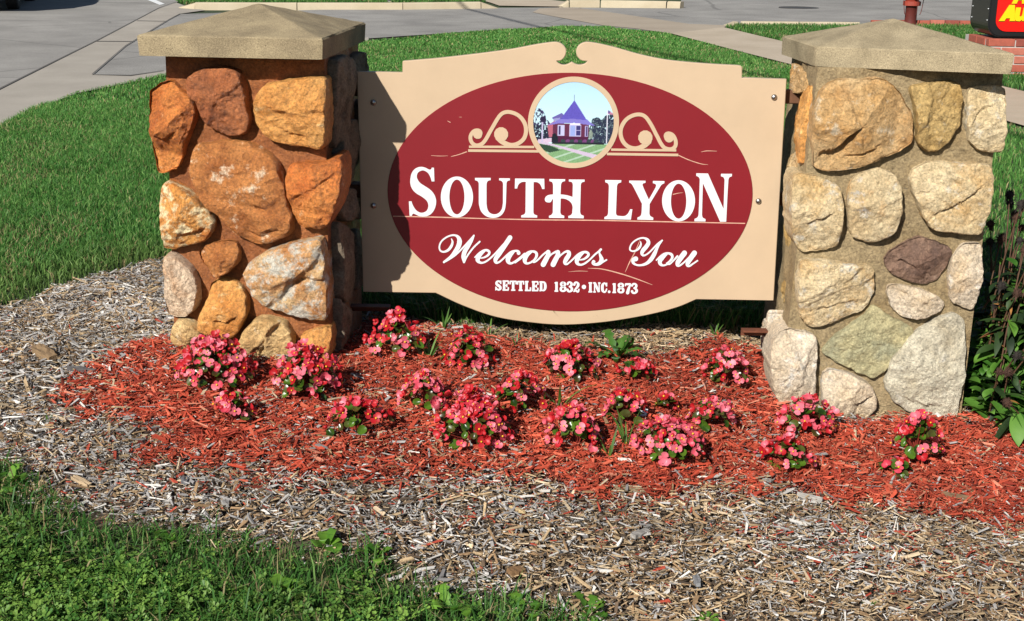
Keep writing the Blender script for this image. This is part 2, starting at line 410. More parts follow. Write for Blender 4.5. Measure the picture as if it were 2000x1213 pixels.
kerb([(345, 17.5, .2), (380, 20), (580, 20.5), (787, 20.5), (940, 18.5), (976, 18, .1)])
kerb([(1092, 15, .1), (1112, 14.8), (1172, 14.8), (1301, 17), (1328, 18)])
kerb([(1425, 52, .3), (1445, 50), (1560, 51), (1680, 52)], .06, .12)

# ------------------------------------------------------------------ pillars
def capframe(c, yaw): 
    ex = np.array([math.cos(yaw), math.sin(yaw), 0]); ey = np.array([-math.sin(yaw), math.cos(yaw), 0]); return ex, ey
def plane_pt(u, v, p0, n):
    d = ray(u, v); return CAM + d * (np.dot(n, p0 - CAM) / np.dot(n, d))

def make_stone(px, p0, ex, ez, n, protr, depth, seed, mat, parent, off=0.03, facet=.5, rough=1.0, name='stone', nring=24, nseg=96, ymin=None, ledges=()):
    """px outline on the photograph -> outline on the wall plane -> rough-split boulder sunk in the mortar"""
    rnd = random.Random(seed)
    pts = np.array([plane_pt(u, v, p0 + n * off, n) for u, v in px]); rel = pts - p0
    ol = np.stack([rel @ ex, rel @ ez], -1)
    if ymin is not None: ol[:, 0] = np.maximum(ol[:, 0], ymin + .02 * np.abs(np.sin(np.arange(len(ol)) * 1.7)))
    for _ in range(2):   # cut the corners of the traced outline a little
        nx_ = np.roll(ol, -1, 0); ol = np.stack([ol * .82 + nx_ * .18, ol * .18 + nx_ * .82], 1).reshape(-1, 2)
    LG = []
    for pl, am, fall in ledges:
        q_ = np.array([plane_pt(u, v, p0 + n * (off + .03), n) for u, v in pl]) - p0; LG.append((np.stack([q_ @ ex, q_ @ ez], -1), am, fall))
    seg = np.linalg.norm(np.roll(ol, -1, 0) - ol, axis=1); cum = np.concatenate([[0], np.cumsum(seg)]); tt = np.linspace(0, cum[-1], nseg, endpoint=False)
    olc = np.vstack([ol, ol[:1]]); ol = np.stack([np.interp(tt, cum, olc[:, 0]), np.interp(tt, cum, olc[:, 1])], -1)
    c = ol.mean(0); size = math.sqrt((np.ptp(ol[:, 0])) * (np.ptp(ol[:, 1])) + 1e-9)
    so = rnd.random() * 50
    fac = []
    for _ in range(9):
        an = rnd.uniform(0, 6.283); g = facet * rnd.uniform(.35, 1.7); fac.append((rnd.uniform(.98, 1.22), g * math.cos(an), g * math.sin(an)))
    faults = []
    for _ in range(rnd.choice((1, 2, 2, 3))):
        an = rnd.uniform(0, 6.283); faults.append((math.cos(an), math.sin(an), rnd.uniform(-.35, .35), rnd.uniform(.06, .2) * rnd.choice((-1, 1)), rnd.uniform(.5, 1.4)))
    # (scale toward the centre, height factor)
    prof = [(1.0, None), (1.008, .2), (1.006, .55), (.997, .82), (.983, .93), (.955, .98)] + [(s, 1.0) for s in np.linspace(.90, .05, nring - 6)]
    V = []
    for ri, (s, hf) in enumerate(prof):
        for k in range(nseg):
            q = c + (ol[k] - c) * s; hn = 0
            if hf is None: h = -depth
            else:
                r = (q - c) / size * 2
                p3 = Vector((q[0] / size * 3 + so, q[1] / size * 3, so))
                wob = .055 * noise.fractal(p3 * 1.3, .9, 2.2, 4)
                fh = sorted(a + gx_ * r[0] + gy_ * r[1] for a, gx_, gy_ in fac); fh = fh[0] + wob
                for ca, sa, off_, am, crv in faults:
                    dd = ca * r[0] + sa * r[1] - off_ + crv * .16 * noise.noise(p3 * 1.1 + Vector((off_ * 30, 0, 0)))
                    fh += am * (1 / (1 + math.exp(-max(-30, min(30, dd / .022)))) - .5)
                for pl, am, fall in LG:
                    xw = q[0] + .006 * noise.noise(Vector((q[0] * 30, q[1] * 30, so))); zw = q[1] + .008 * noise.noise(Vector((q[0] * 25, q[1] * 25, so + 9)))
                    for A0, B0 in zip(pl, pl[1:]):
                        lo, hi = (A0, B0) if A0[0] < B0[0] else (B0, A0)
                        if lo[0] <= xw < hi[0]:
                            yl = lo[1] + (hi[1] - lo[1]) * (xw - lo[0]) / (hi[0] - lo[0]); dn = yl - zw
                            tx = (xw - pl[:, 0].min()) / (np.ptp(pl[:, 0]) + 1e-9); env = min(1, 4 * tx, 4 * (1 - tx))
                            if dn > 0: fh -= am / protr * env * math.exp(-dn / fall) * min(1, dn / .004)
                fh = max(.22, min(1.3, fh))
                h = protr * hf * (fh if ri > 2 else .45 + .55 * fh); w = min(1, ri / 4)
                chipv = noise.voronoi(Vector((q[0] * 26 + so, q[1] * 26, so)))[0]
                h += rough * w * (.0042 * (chipv[1] - chipv[0] - .25) + .0050 * noise.fractal(Vector((q[0] * 42, q[1] * 42, so)), .7, 2.1, 4))
            jit = rough * size * .022 * noise.fractal(Vector((q[0] / size * 6 + so, q[1] / size * 6, (h if hf is not None else 0) * 14)), .8, 2, 4) if ri < 8 else 0
            dirv = (ol[k] - c); dl = np.linalg.norm(dirv) + 1e-9; q = q + dirv / dl * jit
            V.append(p0 + ex * q[0] + ez * q[1] + n * h)
    nr = len(prof); Q = [(r * nseg + k, r * nseg + (k + 1) % nseg, (r + 1) * nseg + (k + 1) % nseg, (r + 1) * nseg + k) for r in range(nr - 1) for k in range(nseg)]
    V.append(sum(V[-nseg:]) / nseg); T = [((nr - 1) * nseg + k, (nr - 1) * nseg + (k + 1) % nseg, len(V) - 1) for k in range(nseg)]
    m_ = MB(); m_.add(np.array(V) - np.array(parent.location), Q, T); me = m_.mesh(name)
    bm = bmesh.new(); bm.from_mesh(me); bmesh.ops.recalc_face_normals(bm, faces=bm.faces[:])
    for e in bm.edges:
        e.smooth = not (len(e.link_faces) == 2 and e.calc_face_angle(0) > .30)
    for f in bm.faces: f.smooth = True
    bm.to_mesh(me); bm.free()
    return link(name, me, parent, mat)

def make_core(parent, corners, n, depth, mat, seed):
    """mortar block: front quad given, extruded back along -n, slightly wavy"""
    TL, TR, BR, BL = corners; nu, nv = 40, 64; V = []; Q = []
    up3 = np.array([0, 0, 1.0])
    def face(A, B, Cc, D, nn, nu):
        b = len(V)
        for j in range(nv + 1):
            for i in range(nu + 1):
                a, e = i / nu, j / nv
                p = (A * (1 - a) + B * a) * (1 - e) + (D * (1 - a) + Cc * a) * e
                w = min(1, 6 * min(a, 1 - a) + .02)
                p3 = Vector(p * 9) + Vector((seed, 0, 0))
                V.append(p + nn * w * (.012 * noise.fractal(p3, 1, 2, 3) + .005 * noise.noise(p3 * 3)))
        for j in range(nv):
            for i in range(nu):
                k = b + j * (nu + 1) + i; Q.append((k, k + nu + 1, k + nu + 2, k + 1))
    bk = -n * depth; r = (TR - TL) / np.linalg.norm(TR - TL); t = up3 * .01
    face(TL, TR, BR, BL, n, nu)
    face(TR, TR + bk, BR + bk, BR, r, 30); face(TL + bk, TL, BL, BL + bk, -r, 30); face(TR + bk, TL + bk, BL + bk, BR + bk, -n, 12)
    m_ = MB(); m_.add(np.array(V) - np.array(parent.location), Q)
    o = link('mortar_core', m_.mesh('mortar_core', True), parent, mat)
    return o

def make_cap(parent, corners, zt, th, ah, mat, seed):
    """corners: front-left, front-right, back-right, back-left (x,y)"""
    bm = bmesh.new(); n = 26
    Cn = [np.array([*c, 0]) for c in corners]; ctr = sum(Cn) / 4
    V = {}
    def vert(p):
        k = tuple(np.round(p, 5)); 
        if k not in V: V[k] = bm.verts.new(p)
        return V[k]
    def patch(A, B, Cq, D):
        g = [[vert((A * (1 - i / n) + B * (i / n)) * (1 - j / n) + (D * (1 - i / n) + Cq * (i / n)) * (j / n)) for i in range(n + 1)] for j in range(n + 1)]
        for j in range(n):
            for i in range(n):
                q = []; [q.append(v) for v in (g[j][i], g[j][i + 1], g[j + 1][i + 1], g[j + 1][i]) if v not in q]
                if len(q) > 2:
                    try: bm.faces.new(q)
                    except ValueError: pass
    T = [c + np.array([0, 0, zt]) for c in Cn]; Bt = [ctr + (c - ctr) * .992 + np.array([0, 0, zt - th]) for c in Cn]; ap = ctr + np.array([0, 0, zt + ah])
    n = 40
    for i in range(4):
        j = (i + 1) % 4
        patch(Bt[i], Bt[j], T[j], T[i])
        n_ = n; patch(T[i], T[j], ap, ap)
    patch(Bt[3], Bt[2], Bt[1], Bt[0])
    bmesh.ops.remove_doubles(bm, verts=bm.verts[:], dist=1e-5)
    bmesh.ops.recalc_face_normals(bm, faces=bm.faces[:]); bm.normal_update()
    hw = np.linalg.norm(Cn[1] - Cn[0]) / 2
    nrm = [v.normal.copy() for v in bm.verts]
    for v, nv in zip(bm.verts, nrm):
        p = Vector(v.co) * 1.0
        # rounded, worn arrises: pull in along the normal where faces meet
        edge = max((1 - f.normal.dot(nv)) for f in v.link_faces) if v.link_faces else 0
        w = .004 * noise.fractal(p * 14 + Vector((seed, 0, 0)), 1, 2, 4)
        chip = max(0, noise.noise(p * 9 + Vector((seed, 5, 0))) - .1) * .02 * min(1, edge * 4)
        v.co += nv * (w * .5 - min(.007, edge * .02) - chip)
    bmesh.ops.translate(bm, verts=bm.verts[:], vec=-Vector(parent.location))
    for f in bm.faces: f.smooth = True
    bm.normal_update()
    for e in bm.edges: e.smooth = not (len(e.link_faces) == 2 and e.calc_face_angle(0) > .5)
    me = bpy.data.meshes.new('cap'); bm.to_mesh(me); bm.free()
    return link('cap', me, parent, mat)

cap_l = concrete('cap_concrete_left', srgb(148, 132, 104), srgb(176, 158, 124), .42, 9, .5, True)
cap_r = concrete('cap_concrete_right', srgb(156, 141, 112), srgb(184, 167, 134), .42, 9, .5, True)
O1, O2, O3 = srgb(196, 112, 42), srgb(214, 142, 66), srgb(160, 84, 34)
st = {
 'orange': stone_mat('orange_stone', srgb(176, 94, 40), srgb(206, 134, 68), srgb(232, 205, 160), .16, srgb(132, 66, 28), .40, gain=1.66),
 'rust': stone_mat('rust_stone', srgb(146, 82, 46), srgb(178, 110, 66), srgb(200, 150, 120), .1, srgb(92, 62, 46), .40, gain=1.50),
 'gold': stone_mat('gold_stone', srgb(188, 120, 54), srgb(212, 156, 88), srgb(226, 196, 142), .25, srgb(150, 84, 32), .40, gain=1.66),
 'veined': stone_mat('veined_stone', srgb(156, 94, 46), srgb(188, 126, 70), srgb(226, 206, 176), .34, srgb(128, 70, 30), .40, gain=1.66),
 'cream_rim': stone_mat('cream_rim_stone', srgb(190, 112, 44), srgb(212, 150, 76), srgb(236, 218, 172), .62, srgb(160, 86, 32), .5, 6.5, gain=1.50),
 'pink': stone_mat('pinkish_stone', srgb(188, 158, 136), srgb(214, 188, 158), srgb(230, 214, 190), .2, srgb(176, 122, 70), .6, gain=1.50),
 'mottled': stone_mat('mottled_stone', srgb(186, 122, 60), srgb(206, 172, 124), srgb(196, 192, 178), .62, srgb(150, 84, 36), .6, 7, gain=1.50),
 'tan': stone_mat('tan_stone', srgb(186, 142, 84), srgb(216, 182, 128), srgb(222, 206, 176), .3, srgb(150, 108, 66), .65, gain=1.50),
 'shade': stone_mat('shaded_side_stone', srgb(150, 132, 110), srgb(178, 160, 136), srgb(190, 176, 156), .2, srgb(110, 92, 76), .7, gain=0.80),  # side stones: shade of that face put into a darker colour
 'r_gold': stone_mat('warm_gold_stone', srgb(202, 156, 96), srgb(226, 192, 142), srgb(240, 222, 190), .34, srgb(192, 136, 72), .7, 4, gain=1.2),
 'r_ochre': stone_mat('ochre_stone', srgb(180, 142, 80), srgb(212, 180, 120), srgb(226, 214, 184), .25, srgb(150, 116, 66), .7, 4, gain=1.2),
 'r_cream': stone_mat('cream_stone', srgb(218, 190, 142), srgb(236, 214, 172), srgb(230, 224, 208), .36, srgb(208, 162, 96), .75, 5, gain=1.2),
 'r_spot': stone_mat('spotted_cream_stone', srgb(210, 182, 136), srgb(228, 208, 168), srgb(222, 220, 214), .35, srgb(218, 160, 90), .75, 5, gain=1.2),
 'r_green': stone_mat('greenish_stone', srgb(176, 170, 132), srgb(206, 192, 144), srgb(214, 206, 172), .15, srgb(160, 164, 140), .75, 4, gain=1.2),
 'r_purple': stone_mat('purple_brown_stone', srgb(128, 98, 82), srgb(158, 128, 106), srgb(176, 152, 132), .15, srgb(96, 78, 72), .7, 6, gain=1.2),
 'r_white': stone_mat('pale_stone', srgb(222, 198, 164), srgb(234, 216, 190), srgb(236, 230, 218), .36, srgb(216, 184, 140), .8, 5, gain=1.2),
 'r_grey': stone_mat('pale_grey_stone', srgb(204, 192, 166), srgb(222, 212, 186), srgb(228, 222, 206), .25, srgb(186, 170, 138), .8, 4, gain=1.2),
}
mort_l = stone_mat('stained_mortar', srgb(150, 88, 46), srgb(172, 108, 62), srgb(190, 146, 108), .1, srgb(128, 74, 40), .42, 6, 1.3)
mort_r = stone_mat('grey_mortar', srgb(180, 157, 118), srgb(198, 174, 132), srgb(176, 164, 142), .1, srgb(164, 136, 92), .85, 3)

def cap_xy(x, y, yaw, cx, cy):
    ex, ey = capframe(None, yaw); c = np.array([x, y, 0])
    return [(c + ex * sx * cx / 2 + ey * sy * cy / 2)[:2] for sx, sy in ((-1, -1), (1, -1), (1, 1), (-1, 1))]

# left pillar
LY = -.0705; lex, ley = capframe(None, LY); ln = -ley; lc = np.array([-.9691, 5.2068, 0]); LZT = CAM_H - .3865
lp0 = lc - ley * (.8417 / 2 - .125)
lp = thing('stone_pillar', 'squat pillar of rust orange stones with a concrete cap, beside the road', 'pillar', tuple(lc), 0.0, 'stone pillars holding the sign')
EZ = np.array([0, 0, 1.0])
lz = LZT - .0717
q = lambda u, v: plane_pt(u, v, lp0, ln)
TL_, TR_, BR_, BL_ = q(324, 120), q(634, 130), q(645, 712), q(340, 700)
TL_[2] = TR_[2] = lz + .004
for b in (BL_, BR_): b[2] -= .18
make_core(lp, (TL_, TR_, BR_, BL_), ln, .66, mort_l, 1.5)
make_cap(lp, cap_xy(-.9691, 5.2068, LY, .6649, .8417), LZT, .0717, .0941, cap_l, 2.0)
left_stones = [
 ('orange', .085, .7, [(287,177),(306,166),(329,157),(344,172),(368,193),(381,212),(371,258),(359,285),(344,331),(325,338),(303,341),(295,297),(289,252),(287,208)]),
 ('rust', .05, .3, [(363,154),(377,141),(406,131),(433,130),(460,137),(470,151),(477,178),(483,217),(487,237),(483,255),(472,264),(448,269),(427,261),(406,246),(391,229),(382,202),(368,181)]),
 ('gold', .06, .35, [(495,196),(509,172),(522,163),(567,156),(612,151),(630,151),(637,160),(638,190),(638,252),(634,283),(622,293),(581,286),(537,280),(516,267),(498,237),(492,217)]),
 ('veined', .065, .4, [(372,300),(385,285),(410,279),(450,277),(490,283),(520,297),(540,318),(550,350),(558,390),(568,425),(568,455),(545,470),(515,480),(490,475),(462,462),(440,440),(420,420),(400,400),(385,375),(370,345)]),
 ('orange', .07, .4, [(560,325),(580,318),(632,318),(652,308),(664,310),(669,345),(663,385),(648,430),(632,450),(600,447),(580,440),(570,420),(562,390),(556,350)]),
 ('cream_rim', .065, .45, [(312,360),(330,356),(360,370),(385,388),(405,410),(418,430),(412,455),(398,472),(370,480),(340,487),(318,488),(312,460),(310,410)]),
 ('veined', .05, .6, [(385,492),(400,480),(430,473),(455,472),(465,490),(464,515),(450,530),(430,540),(418,545),(408,530),(392,515)]),
 ('pink', .055, .45, [(318,500),(335,497),(355,510),(375,530),(386,555),(388,585),(380,605),(362,620),(340,622),(322,615),(318,570)]),
 ('gold', .05, .5, [(410,555),(432,545),(455,550),(470,562),(481,590),(482,615),(470,640),(455,660),(430,665),(400,655),(385,640),(388,620),(398,600),(405,575)]),
 ('mottled', .065, .3, [(478,520),(500,505),(530,488),(570,475),(610,467),(630,465),(636,520),(640,580),(637,620),(630,632),(590,625),(560,615),(520,600),(495,580),(482,555),(475,535)]),
 ('tan', .04, .4, [(335,640),(345,625),(370,628),(388,640),(400,660),(415,672),(410,692),(370,698),(335,690),(330,660)]),
 ('tan', .055, .3, [(468,665),(480,640),(500,622),(530,622),(555,630),(570,655),(573,680),(565,702),(530,718),(490,712),(465,690)]),
 ('gold', .05, .5, [(578,672),(590,655),(615,645),(643,640),(647,660),(642,712),(600,722),(580,705)]),
]
LEDGE_L = {3: [([(470,452),(500,462),(535,450),(560,425)], .022, .025), ([(480,400),(515,408),(550,385)], .012, .03), ([(400,330),(440,345),(480,335),(515,352)], .006, .03)],
           8: [([(415,625),(440,632),(470,612)], .014, .025)], 5: [([(350,462),(380,452),(402,446)], .02, .015)], 2: [([(530,245),(570,262),(610,268)], .012, .02)], 9: [([(560,560),(590,540),(625,548)], .010, .03)], 0: [([(295,262),(318,272),(345,255)], .018, .03), ([(300,205),(325,212),(350,200)], .010, .03)]}
LEDGE_R = {0: [([(1600,302),(1625,296),(1645,285),(1662,262),(1690,243)], .045, .05), ([(1640,310),(1690,300),(1740,280)], .014, .02)], 3: [([(1800,405),(1830,418),(1870,400),(1905,375),(1932,350)], .014, .02), ([(1790,372),(1830,380),(1880,420)], .008, .02)],
           5: [([(1570,440),(1600,430),(1635,412)], .014, .03)], 6: [([(1745,520),(1765,508),(1785,520),(1800,530)], .016, .02)], 8: [([(1575,610),(1620,600),(1680,590)], .010, .02)], 11: [([(1750,770),(1800,792),(1850,800)], .012, .03)], 2: [([(1895,250),(1920,215),(1950,205)], .012, .03)], 13: [([(1670,790),(1695,780),(1712,772)], .02, .03)]}
for i, (mk, pr, fc, px) in enumerate(left_stones):
    make_stone(px, lp0, lex, EZ, ln, pr + .03, .14 if i in (0, 2, 4, 9) else .09, 100 + i, st[mk], lp, pr * .45 + .025, fc, ledges=LEDGE_L.get(i, ()))
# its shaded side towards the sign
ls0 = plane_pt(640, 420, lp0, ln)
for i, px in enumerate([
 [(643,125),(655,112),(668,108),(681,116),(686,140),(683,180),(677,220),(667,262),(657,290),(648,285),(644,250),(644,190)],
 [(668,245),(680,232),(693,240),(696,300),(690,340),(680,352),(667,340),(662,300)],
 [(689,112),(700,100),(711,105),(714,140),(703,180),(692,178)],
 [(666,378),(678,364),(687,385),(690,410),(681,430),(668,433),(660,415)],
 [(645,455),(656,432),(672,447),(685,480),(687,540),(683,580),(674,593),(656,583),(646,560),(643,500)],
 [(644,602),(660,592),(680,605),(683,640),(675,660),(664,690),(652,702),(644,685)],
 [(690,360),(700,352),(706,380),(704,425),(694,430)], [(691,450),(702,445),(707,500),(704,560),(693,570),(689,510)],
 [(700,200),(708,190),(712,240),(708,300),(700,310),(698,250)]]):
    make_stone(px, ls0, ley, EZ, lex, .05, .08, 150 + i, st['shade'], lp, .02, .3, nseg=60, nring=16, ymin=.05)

# right pillar
RY = -.0083; rex, rey = capframe(None, RY); rn = -rey; rc = np.array([1.4289, 5.2428, 0]); RZT = CAM_H - .4113
rp0 = rc - rey * (.6772 / 2 - .09)
rp = thing('stone_pillar', 'squat pillar of cream and gold stones with a concrete cap, in front of the seedhead plants', 'pillar', (1.4289, 5.2428, -.2), 0.0, 'stone pillars holding the sign')
q = lambda u, v: plane_pt(u, v, rp0, rn)
TL_, TR_, BR_, BL_ = q(1597, 140), q(1958, 160), q(1874, 822), q(1516, 805)
rz = RZT - .0717
TL_[2] = TR_[2] = rz + .004
for b in (BL_, BR_): b[2] -= .18
make_core(rp, (TL_, TR_, BR_, BL_), rn, .50, mort_r, 7.5)
base = cap_xy(1.4289, 5.2428, RY, .7162, .6772); exact = [at_z(1594, 86, RZT)[:2], at_z(1984, 109, RZT)[:2], None, at_z(1527, 73, RZT)[:2]]
rcap = [b if e is None else b * .5 + e * .5 for b, e in zip(base, exact)]
make_cap(rp, rcap, RZT, .0717, .0941, cap_r, 9.0)
right_stones = [
 ('r_gold', .085, .55, [(1608,173),(1618,167),(1643,155),(1685,154),(1727,154),(1746,167),(1771,199),(1785,227),(1787,280),(1762,296),(1718,314),(1680,329),(1640,333),(1610,334),(1593,328),(1590,310),(1588,265),(1592,220),(1601,183)]),
 ('r_ochre', .045, .3, [(1776,170),(1800,164),(1825,161),(1856,157),(1879,167),(1881,208),(1872,252),(1856,274),(1834,296),(1812,297),(1793,283),(1789,258),(1788,220)]),
 ('r_cream', .05, .45, [(1893,173),(1919,167),(1955,169),(1967,174),(1967,208),(1964,258),(1958,297),(1934,300),(1909,292),(1893,277),(1887,245),(1890,208)]),
 ('r_cream', .055, .25, [(1778,342),(1795,325),(1820,317),(1870,318),(1925,320),(1938,326),(1938,350),(1933,400),(1924,440),(1917,460),(1880,458),(1830,452),(1812,440),(1795,400),(1780,370)]),
 ('r_spot', .05, .25, [(1660,360),(1680,338),(1715,329),(1745,338),(1758,360),(1762,410),(1755,445),(1735,465),(1700,477),(1665,463),(1655,430),(1657,390)]),
 ('r_cream', .05, .4, [(1548,345),(1565,339),(1600,345),(1640,362),(1648,390),(1645,460),(1635,480),(1610,490),(1570,494),(1552,475),(1544,420)]),
 ('r_purple', .04, .6, [(1725,508),(1755,480),(1795,463),(1830,472),(1862,488),(1855,515),(1830,548),(1805,558),(1770,548),(1740,535)]),
 ('r_white', .05, .35, [(1860,505),(1880,480),(1900,475),(1919,478),(1921,490),(1919,530),(1910,585),(1901,607),(1880,600),(1858,590),(1852,550)]),
 ('r_cream', .05, .35, [(1560,512),(1590,507),(1650,515),(1703,520),(1712,540),(1703,590),(1690,605),(1640,625),(1610,640),(1580,640),(1562,615),(1556,570)]),
 ('r_white', .04, .5, [(1735,560),(1750,555),(1800,565),(1835,580),(1848,595),(1835,612),(1795,624),(1765,622),(1745,605),(1735,580)]),
 ('r_green', .028, .3, [(1605,690),(1625,660),(1680,625),(1705,595),(1740,620),(1790,645),(1760,690),(1730,725),(1703,742),(1670,725),(1630,705)]),
 ('r_grey', .04, .3, [(1740,700),(1790,650),(1830,625),(1860,612),(1880,620),(1888,660),(1885,720),(1878,770),(1868,822),(1830,826),(1790,812),(1745,785),(1728,755)]),
 ('r_white', .06, .35, [(1522,652),(1535,643),(1570,650),(1598,660),(1597,710),(1590,780),(1570,803),(1530,800),(1510,765),(1503,715),(1508,675)]),
 ('r_white', .055, .45, [(1607,730),(1620,722),(1660,730),(1700,750),(1712,775),(1713,800),(1690,822),(1655,832),(1615,820),(1605,780)]),
]
for i, (mk, pr, fc, px) in enumerate(right_stones):
    make_stone(px, rp0, rex, EZ, rn, pr + .010, .14 if i in (0, 5, 12) else .09, 200 + i, st[mk], rp, pr * .45 + .010, fc * 1.2, ledges=LEDGE_R.get(i, ()))
rs0 = plane_pt(1588, 300, rp0, rn)
for i, (mk, px) in enumerate([
 ('r_gold', [(1540,150),(1548,122),(1560,128),(1572,150),(1574,178),(1560,184),(1546,180)]),
 ('gold', [(1556,215),(1566,185),(1578,165),(1588,175),(1589,215),(1587,265),(1582,318),(1570,322),(1560,295),(1554,255)]),
 ('r_gold', [(1546,310),(1552,296),(1562,300),(1563,340),(1553,360),(1545,345)]),
 ('r_ochre', [(1535,430),(1542,400),(1552,440),(1550,480),(1540,502),(1533,470)]),
 ('r_ochre', [(1524,545),(1532,510),(1553,520),(1557,575),(1547,628),(1532,640),(1522,600)])]):
    make_stone(px, rs0, rey, EZ, -rex, .04, .08, 250 + i, st[mk], rp, .02, .35, nseg=60, nring=16, ymin=.035)
rs1 = plane_pt(1520, 690, rp0, rn)
make_stone([(1484,655),(1492,630),(1503,614),(1512,616),(1515,645),(1507,675),(1495,690),(1487,680)], rs1, rey, EZ, -rex, .03, .10, 262, st['r_white'], rp, .02, .35, nseg=60, nring=16, ymin=.12)

# ------------------------------------------------------------------ the welcome sign
SYAW = -.0263; S0 = np.array([.2168, 5.2248, 0]); sn = np.array([math.sin(SYAW), -math.cos(SYAW), 0]); sx = np.array([math.cos(SYAW), math.sin(SYAW), 0])
zs = tz(S0[0], S0[1])
sign = thing('welcome_sign', 'tan carved sign board with a red oval and white lettering mounted between two stone pillars', 'sign', (S0[0], S0[1], zs), SYAW)
def sp(u, v):
    p = plane_pt(u, v, S0, sn) - S0; return (float(p @ sx), float(p[2] - zs))
def spa(px): return np.array([sp(u, v) for u, v in px])

def slab(name, ol, y0, y1, mat, parent=sign, bevel=0.0, holes=None):
    """outline in sign coords -> slab whose front is at local y=-y1, back at -y0"""
    bm = bmesh.new(); ol = np.asarray(ol)
    ar = np.sum(ol[:, 0] * np.roll(ol[:, 1], -1) - np.roll(ol[:, 0], -1) * ol[:, 1])
    if ar < 0: ol = ol[::-1]
    keep = [i for i in range(len(ol)) if np.linalg.norm(ol[i] - ol[i - 1]) > 2e-5]; ol = ol[keep]
    f = bm.faces.new([bm.verts.new((x, -y1, z)) for x, z in ol])
    b = [bm.verts.new((x, -y0, z)) for x, z in ol]; fv = f.verts[:]; n = len(ol)
    if bevel:
        P = ol; d = np.roll(P, -1, 0) - np.roll(P, 1, 0); nn = np.stack([d[:, 1], -d[:, 0]], -1); nn /= np.linalg.norm(nn, axis=1)[:, None] + 1e-12
        mid = [bm.verts.new((P[i, 0], -y1 + bevel, P[i, 1])) for i in range(n)]
        for i in range(n): fv[i].co.x -= nn[i, 0] * bevel; fv[i].co.z -= nn[i, 1] * bevel
        for i in range(n):
            j = (i + 1) % n; bm.faces.new((fv[i], mid[i], mid[j], fv[j])); bm.faces.new((mid[i], b[i], b[j], mid[j]))
    else:
        for i in range(n):
            j = (i + 1) % n; bm.faces.new((fv[i], b[i], b[j], fv[j]))
    fb = bm.faces.new(b[::-1])
    bm.normal_update(); bmesh.ops.triangulate(bm, faces=[f, fb], ngon_method='EAR_CLIP')
    bmesh.ops.recalc_face_normals(bm, faces=bm.faces[:])
    return link(name, bm_mesh(name, bm), parent, mat)

def ring(name, c, ro, ri, y0, y1, mat, n=96):
    """ro, ri: half axes (a,b) in sign coords"""
    m_ = MB(); V = []
    for k in range(n):
        t = 2 * math.pi * k / n; cs, sn_ = math.cos(t), math.sin(t)
        for (a, b), y in ((ro, y0), (ro, y1), (ri, y1), (ri, y0)): V.append((c[0] + a * cs, -y, c[1] + b * sn_))
    Q = [(k * 4 + j, ((k + 1) % n) * 4 + j, ((k + 1) % n) * 4 + (j + 1) % 4, k * 4 + (j + 1) % 4) for k in range(n) for j in range(3)]
    m_.add(V, Q); me = m_.mesh(name); bm = bmesh.new(); bm.from_mesh(me); bmesh.ops.recalc_face_normals(bm, faces=bm.faces[:]); bm.to_mesh(me); bm.free()
    return link(name, me, sign, mat)

def stroke(mb, pts, y0, y1, conv, sub=6, caps=True):
    """variable width ribbon; pts (x,y,halfwidth) in crop pixels, conv maps crop px to sign coords"""
    P = np.array([p[:2] for p in pts], float); Wd = np.array([p[2] for p in pts], float)
    sm = smooth_poly([(x, y, 1) if 0 < i < len(P) - 1 else (x, y) for i, (x, y) in enumerate(P)], sub, False)
    # widths on the same parameter
    w = []
    for i in range(len(P) - 1):
        has = (0 < i < len(P) - 1) or (0 < i + 1 < len(P) - 1)
        w += [Wd[i] + (Wd[i + 1] - Wd[i]) * s / sub for s in range(sub)] if has else [Wd[i]]
    w.append(Wd[-1]); w = np.array(w)
    d = np.gradient(sm, axis=0); d /= np.linalg.norm(d, axis=1)[:, None] + 1e-9; nn = np.stack([-d[:, 1], d[:, 0]], -1)
    Lf = list(sm + nn * w[:, None]); Rt = list(sm - nn * w[:, None])
    if caps:
        def fan(c, dr, nv, wd, sgn):
            return [c + wd * (nv * math.cos(a) + dr * sgn * math.sin(a)) for a in np.linspace(0, math.pi, 7)[1:-1]]
        capend = fan(sm[-1], d[-1], nn[-1], w[-1], 1); capst = fan(sm[0], d[0], -nn[0], w[0], -1)
    else: capend = capst = []
    n = len(sm); V2 = [conv(*p) for p in Lf + Rt + capend + capst]; N2 = len(V2)
    V = [(x, -y1, z) for x, z in V2] + [(x, -y0, z) for x, z in V2]
    Q = [(i, i + 1, n + i + 1, n + i) for i in range(n - 1)]; T = []
    per = list(range(n))
    ce = list(range(2 * n, 2 * n + len(capend))); cs_ = list(range(2 * n + len(capend), N2))
    for chain in ([n - 1] + ce + [2 * n - 1], [n] + cs_ + [0]):
        for a, b in zip(chain[1:], chain[2:]): T.append((chain[0], a, b))
    loop = per + ce + list(range(2 * n - 1, n - 1, -1)) + cs_
    for a, b in zip(loop, loop[1:] + loop[:1]): Q.append((a, a + N2, b + N2, b))
    mb.add(V, Q, T)

def fix(me):
    bm = bmesh.new(); bm.from_mesh(me); bmesh.ops.recalc_face_normals(bm, faces=bm.faces[:])
    bm.to_mesh(me); bm.free(); return me

tan = plain('tan_paint', srgb(226, 197, 162, .70), .4, var=.055, scale=5, bmp=.03)
red = plain('red_paint', srgb(146, 27, 37, .70), .4, var=.05, scale=4, bmp=.02)
white = plain('white_vinyl', (.70, .71, .71), .4)
edge_red = plain('maroon_edge_paint', srgb(96, 18, 28), .5)
steel = plain('bolt_steel', (.42, .41, .40), .32, 1.0)
wood = plain('weathered_rail_wood', srgb(112, 74, 48), .8, var=.3, scale=30, bmp=.4)

